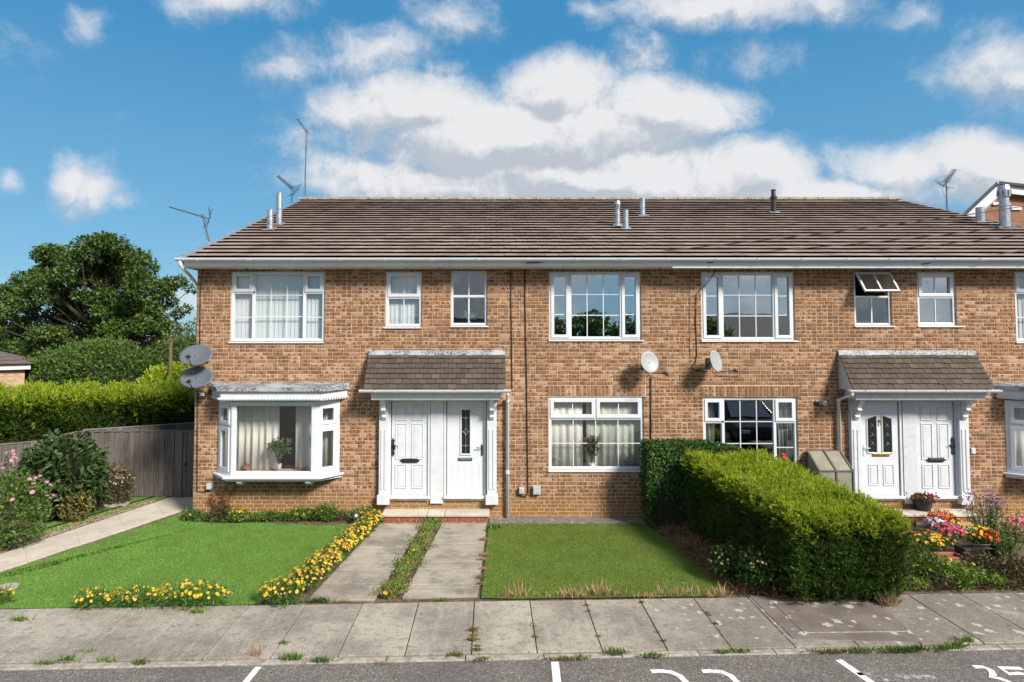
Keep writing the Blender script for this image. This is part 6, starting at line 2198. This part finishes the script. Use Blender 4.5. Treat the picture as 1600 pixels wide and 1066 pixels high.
def photo_clumps(rows, Y, spread, rpx, step):
    out = []
    for (y, x0, x1) in rows:
        x = x0 + random.uniform(0, step * .5)
        while x <= x1:
            yy = Y + random.uniform(-spread, spread)
            c = W(x + random.uniform(-6, 6), y + random.uniform(-6, 6), yy)
            out.append((c, random.uniform(*rpx) * (yy + 13) / F)); x += step * random.uniform(.8, 1.2)
    return out


def crown_clumps(outline, Y, spread, rpx, n):
    # random points inside the crown's outline, kept apart from each other
    out = []; pts = []
    ys = [o[0] for o in outline]
    tries = 0
    while len(pts) < n and tries < 20000:
        tries += 1
        y = random.uniform(ys[0], ys[-1])
        for a, b in zip(outline, outline[1:]):
            if a[0] <= y <= b[0]: break
        f = (y - a[0]) / (b[0] - a[0]); x0, x1 = a[1] + (b[1] - a[1]) * f, a[2] + (b[2] - a[2]) * f
        x = random.uniform(x0, x1)
        if min([(x - p) ** 2 + (y - q) ** 2 for p, q in pts] + [1e9]) < 11.5 ** 2: continue
        pts.append((x, y))
        yy = Y + random.uniform(-spread, spread)
        out.append((W(x, y, yy), random.uniform(*rpx) * (yy + 13) / F))
    return out


outline = [(378, 118, 178), (392, 78, 208), (412, 56, 226), (440, 40, 240), (455, 5, 262), (480, -40, 258), (520, -40, 272), (560, -40, 296), (600, -40, 290)]
rows = [(380, 112, 195), (396, 68, 218), (412, 62, 232), (430, 48, 215), (432, 236, 236), (450, 14, 282), (470, -16, 250), (488, -30, 262), (508, -30, 255), (486, 288, 288), (510, 276, 292),
        (528, -30, 300), (548, -30, 300), (568, -30, 290), (588, -30, 260)]
tree(W(148, 640, 23), W(150, 440, 23), crown_clumps(outline, 23, 3.4, (11, 22), 170) + [(W(x, y, 23), r_ * 36 / F) for x, y, r_ in ((262, 446, 14), (282, 440, 11), (288, 484, 10), (276, 492, 8), (298, 452, 9))], .19, 1150, 'large spreading dark green tree beyond the golden hedge', trunk_r=.42)
tree(W(-120, 640, 30), W(-120, 420, 30), photo_clumps([(430, -190, -70), (470, -230, -40), (510, -230, -30), (560, -230, -20)], 30, 3, (22, 32), 44), .26, 800, 'second dark tree beyond the small garage', trunk_r=.4)
for (px, py, r, mt, lb, n) in [(95, 640, (1.9, 1.6, 1.55), 'bush_leaf', 'mid green bush behind the hedge below the large tree', 5200), (160, 640, (2.0, 1.5, 1.75), 'bush_leaf', 'rounded leafy bush in the middle behind the golden hedge', 6200), (215, 640, (1.7, 1.5, 1.5), 'tree_leaf', 'darker bush behind the golden hedge by the telegraph post', 5000),
                               (268, 640, (1.35, 1.2, 1.15), 'conifer_top', 'sunlit yellow-green bush rising over the hedge near the dishes', 5200), (40, 640, (1.9, 1.6, 1.2), 'tree_leaf', 'dark bush behind the small garage', 4600), (300, 640, (1.6, 1.4, 2.0), 'tree_leaf', 'dark bush partly behind the house corner', 4200)]:
    c = W(px, py, 9.5 if mt == 'conifer_top' else 13.0); c.z = max(-.05, c.z - 1.2); 
    shrub('garden_bush', (c.x, c.y, 0.0), (r[0], r[1], r[2] * 1.02 if mt != 'conifer_top' else 1.32), int(n * 1.5), .15, .07, mt, lb, shell=.55)
# timber post in the bushes
b = W(265, 620, 8.8)
q = MB(); q.tube([(b.x, b.y, 0), (b.x, b.y, W(265, 533, 8.8).z)], .055, 8); q.box(b.x - .07, b.x + .07, b.y - .07, b.y + .07, W(265, 533, 8.8).z, W(265, 530, 8.8).z)
tag(q.build('timber_post', 'fence_brown'), 'round brown timber post standing in the bushes', 'post')


# small brick garage
def garage():
    Y0 = 11.5
    c = W(38, 600, Y0); ze = W(38, 577, Y0).z
    M = Matrix.Translation((c.x, Y0, 0)) @ Matrix.Rotation(R(36), 4, 'Z')
    o = thing('brick_garage', (c.x, Y0, 0), 'small pale brick garage with white fascia beyond the hedge', 'garage')
    q = MB(); q.box(-6, 0, 0, 5, -.1, ze, M); q.build('wall', 'brick_garage', o)
    q = MB(); q.box(-6.2, .18, -.2, 5.2, ze + .002, ze + .20, M); q.build('fascia', 'upvc', o)
    z0 = ze + .205; rh = 1.0
    A, B, C, D = [M @ Vector(p) for p in ((-6.3, -.3, z0), (.28, -.3, z0), (.28, 5.3, z0), (-6.3, 5.3, z0))]
    E, F_ = [M @ Vector(p) for p in ((-6.3, 2.5, z0 + rh), (-2.6, 2.5, z0 + rh))]
    q = MB(); q.add([A, B, C, D, E, F_], [(0, 1, 5, 4), (1, 2, 5), (2, 3, 4, 5), (0, 3, 2, 1)]); rf = q.build('roof', 'clay_tile_far', o)
    n = (B - A).cross(E - A).normalized()
    for k in range(8):
        t0, t1 = k / 8, (k + 1) / 8
        a, b = A.lerp(E, t0), B.lerp(F_, t0); c2, d2 = A.lerp(E, t1), B.lerp(F_, t1)
        q = MB(); q.add([a + n * .05, b + n * .05, d2 + n * .01, c2 + n * .01, a + n * .015, b + n * .015], [(0, 1, 2, 3), (4, 5, 1, 0)]); q.build('tile_course', 'clay_tile_far', rf)


garage()


def gable():
    Y0 = 12.0
    SH = Matrix(((1, 1.0, 0, -Y0), (0, 1, 0, 0), (0, 0, 1, 0), (0, 0, 0, 1)))      # the ridge runs back at an angle
    P = [W(a, b, Y0) for a, b in ((1500, 350), (1563, 291), (1700, 306))]
    o = thing('gabled_house', (P[1].x, Y0, 0), 'neighbouring brick house with white bargeboards showing above the roof', 'house')
    q = MB(); q.prism([(P[0].x, P[0].z), (P[0].x, -.1), (P[2].x, -.1), (P[2].x, P[2].z), (P[1].x, P[1].z)], Y0, Y0 + 7, 'y', SH); q.build('wall', 'brick_gable', o)
    for a, b in ((P[0], P[1]), (P[1], P[2])):
        d = (b - a).normalized(); n = Vector((-d.z, 0, d.x))
        if n.z < 0: n = -n
        for (lo, hi, y0, y1, nm, mt) in ((-.30, .02, -.22, -.02, 'bargeboard', 'upvc'), (.022, .13, -.32, 7.2, 'roof_slope', 'dark_roof')):
            e = .05
            vs = [a + n * lo, b + n * lo, b + n * hi, a + n * hi]
            q = MB(); q.prism([(v.x, v.z) for v in vs], Y0 + y0, Y0 + y1, 'y', SH); q.build(nm, mt, o)
    c = W(1558, 318, Y0 - .1)
    q = MB(); q.box(c.x - .12, c.x + .2, Y0 - .06, Y0 - .001, c.z - .05, c.z + .06); q.build('house_sign', 'upvc', o)
    c = W(1590, 325, Y0 - .1)
    q = MB(); q.box(c.x - .2, c.x + .2, Y0 - .06, Y0 - .001, c.z - .07, c.z + .07); q.build('house_sign', 'upvc', o)


gable()


# ================================================================== ACROSS THE ROAD (seen in the panes)
def opposite():
    for k, (x, y, w, h, lb) in enumerate([(30, -52, 16, 4.6, 'low house across the road reflected in the upper window'), (-4, -60, 18, 4.4, 'wide low house across the road'), (62, -50, 14, 5.6, 'taller house across the road with steep roof')]):
        o = thing('opposite_house', (x, y, 0), lb, 'house')
        q = MB(); q.box(x - w / 2, x + w / 2, y - 8, y, -.1, h * .55); q.build('wall', 'brick_plain', o)
        q = MB(); q.prism([(y - 8.4, h * .55), (y + .4, h * .55), (y - 4, h * 1.25)], x - w / 2 - .3, x + w / 2 + .3, 'x'); q.build('roof', 'dark_roof', o)
        for dx in (-.3, .3):
            q = MB(); q.box(x + dx * w - .8, x + dx * w + .8, y + .002, y + .06, 1.0, 2.1); q.build('window', 'upvc', o)
    sheet('verge', [(-60, -70), (60, -70), (60, -34.1), (-60, -34.1)], -.02, 'verge')['label'] = 'grass verge across the road'
    for (x, y, h) in [(6, -46, 5.0), (9.5, -47, 5.6), (13, -45, 5.0), (17, -46, 5.8), (20.5, -47, 5.0), (2, -47, 4.6)]:
        shrub('roadside_tree', (x, y, 0), (2.4, 2.2, h / 2), 1500, .5, .3, 'tree_leaf', 'dark roadside tree reflected in the upper panes', 'trees across the road', cat='tree')


opposite()


def car():
    x, y = 8.6, -8.9
    o = thing('parked_car', (x, y, 0), 'dark parked car mirrored in the lower window above the hedge', 'car')
    prof = [(2.1, .35), (2.12, .62), (1.95, .78), (1.1, .92), (.35, 1.40), (-1.0, 1.45), (-1.75, 1.05), (-2.05, .98), (-2.1, .4)]
    q = MB()
    vs = []; n = len(prof)
    for sx, sc_ in ((-1, 1), (1, 1)):
        for (l, z) in prof:
            hw = .86 - max(0, z - .9) * .38
            vs.append(Vector((x + sx * hw, y + l, z)))
    q.add(vs, [tuple(range(n)), tuple(range(2 * n - 1, n - 1, -1))] + [(i, n + i, n + (i + 1) % n, (i + 1) % n) for i in range(n)])
    q.build('body', 'car_paint', o, bevel=.05)
    q = MB(); q.add([Vector((x - .66, y + 1.06, .965)), Vector((x + .66, y + 1.06, .965)), Vector((x + .58, y + .40, 1.385)), Vector((x - .58, y + .40, 1.385))], [(0, 1, 2, 3)]); q.build('windscreen', 'car_glass', o)
    for sx in (-1, 1):
        q = MB(); q.box(x + sx * .62 - .15, x + sx * .62 + .15, y + 2.06, y + 2.125, .58, .70); q.build('headlight', 'upvc', o, bevel=.02)
        q = MB(); q.box(x + sx * .98 - .09, x + sx * .98 + .09, y + .72, y + .82, .98, 1.12); q.build('door_mirror', 'car_paint', o, bevel=.03)
        for ly in (1.35, -1.3):
            q = MB(); q.lathe([(.31, -.1), (.33, 0), (.31, .1)], (x + sx * .80, y + ly, .30), (1, 0, 0), 20); wq = q.build('wheel', 'rubber', o)
            q = MB(); q.lathe([(.2, -.11), (.2, .11)], (x + sx * .80, y + ly, .30), (1, 0, 0), 14); q.build('rim', 'galv', wq)


car()
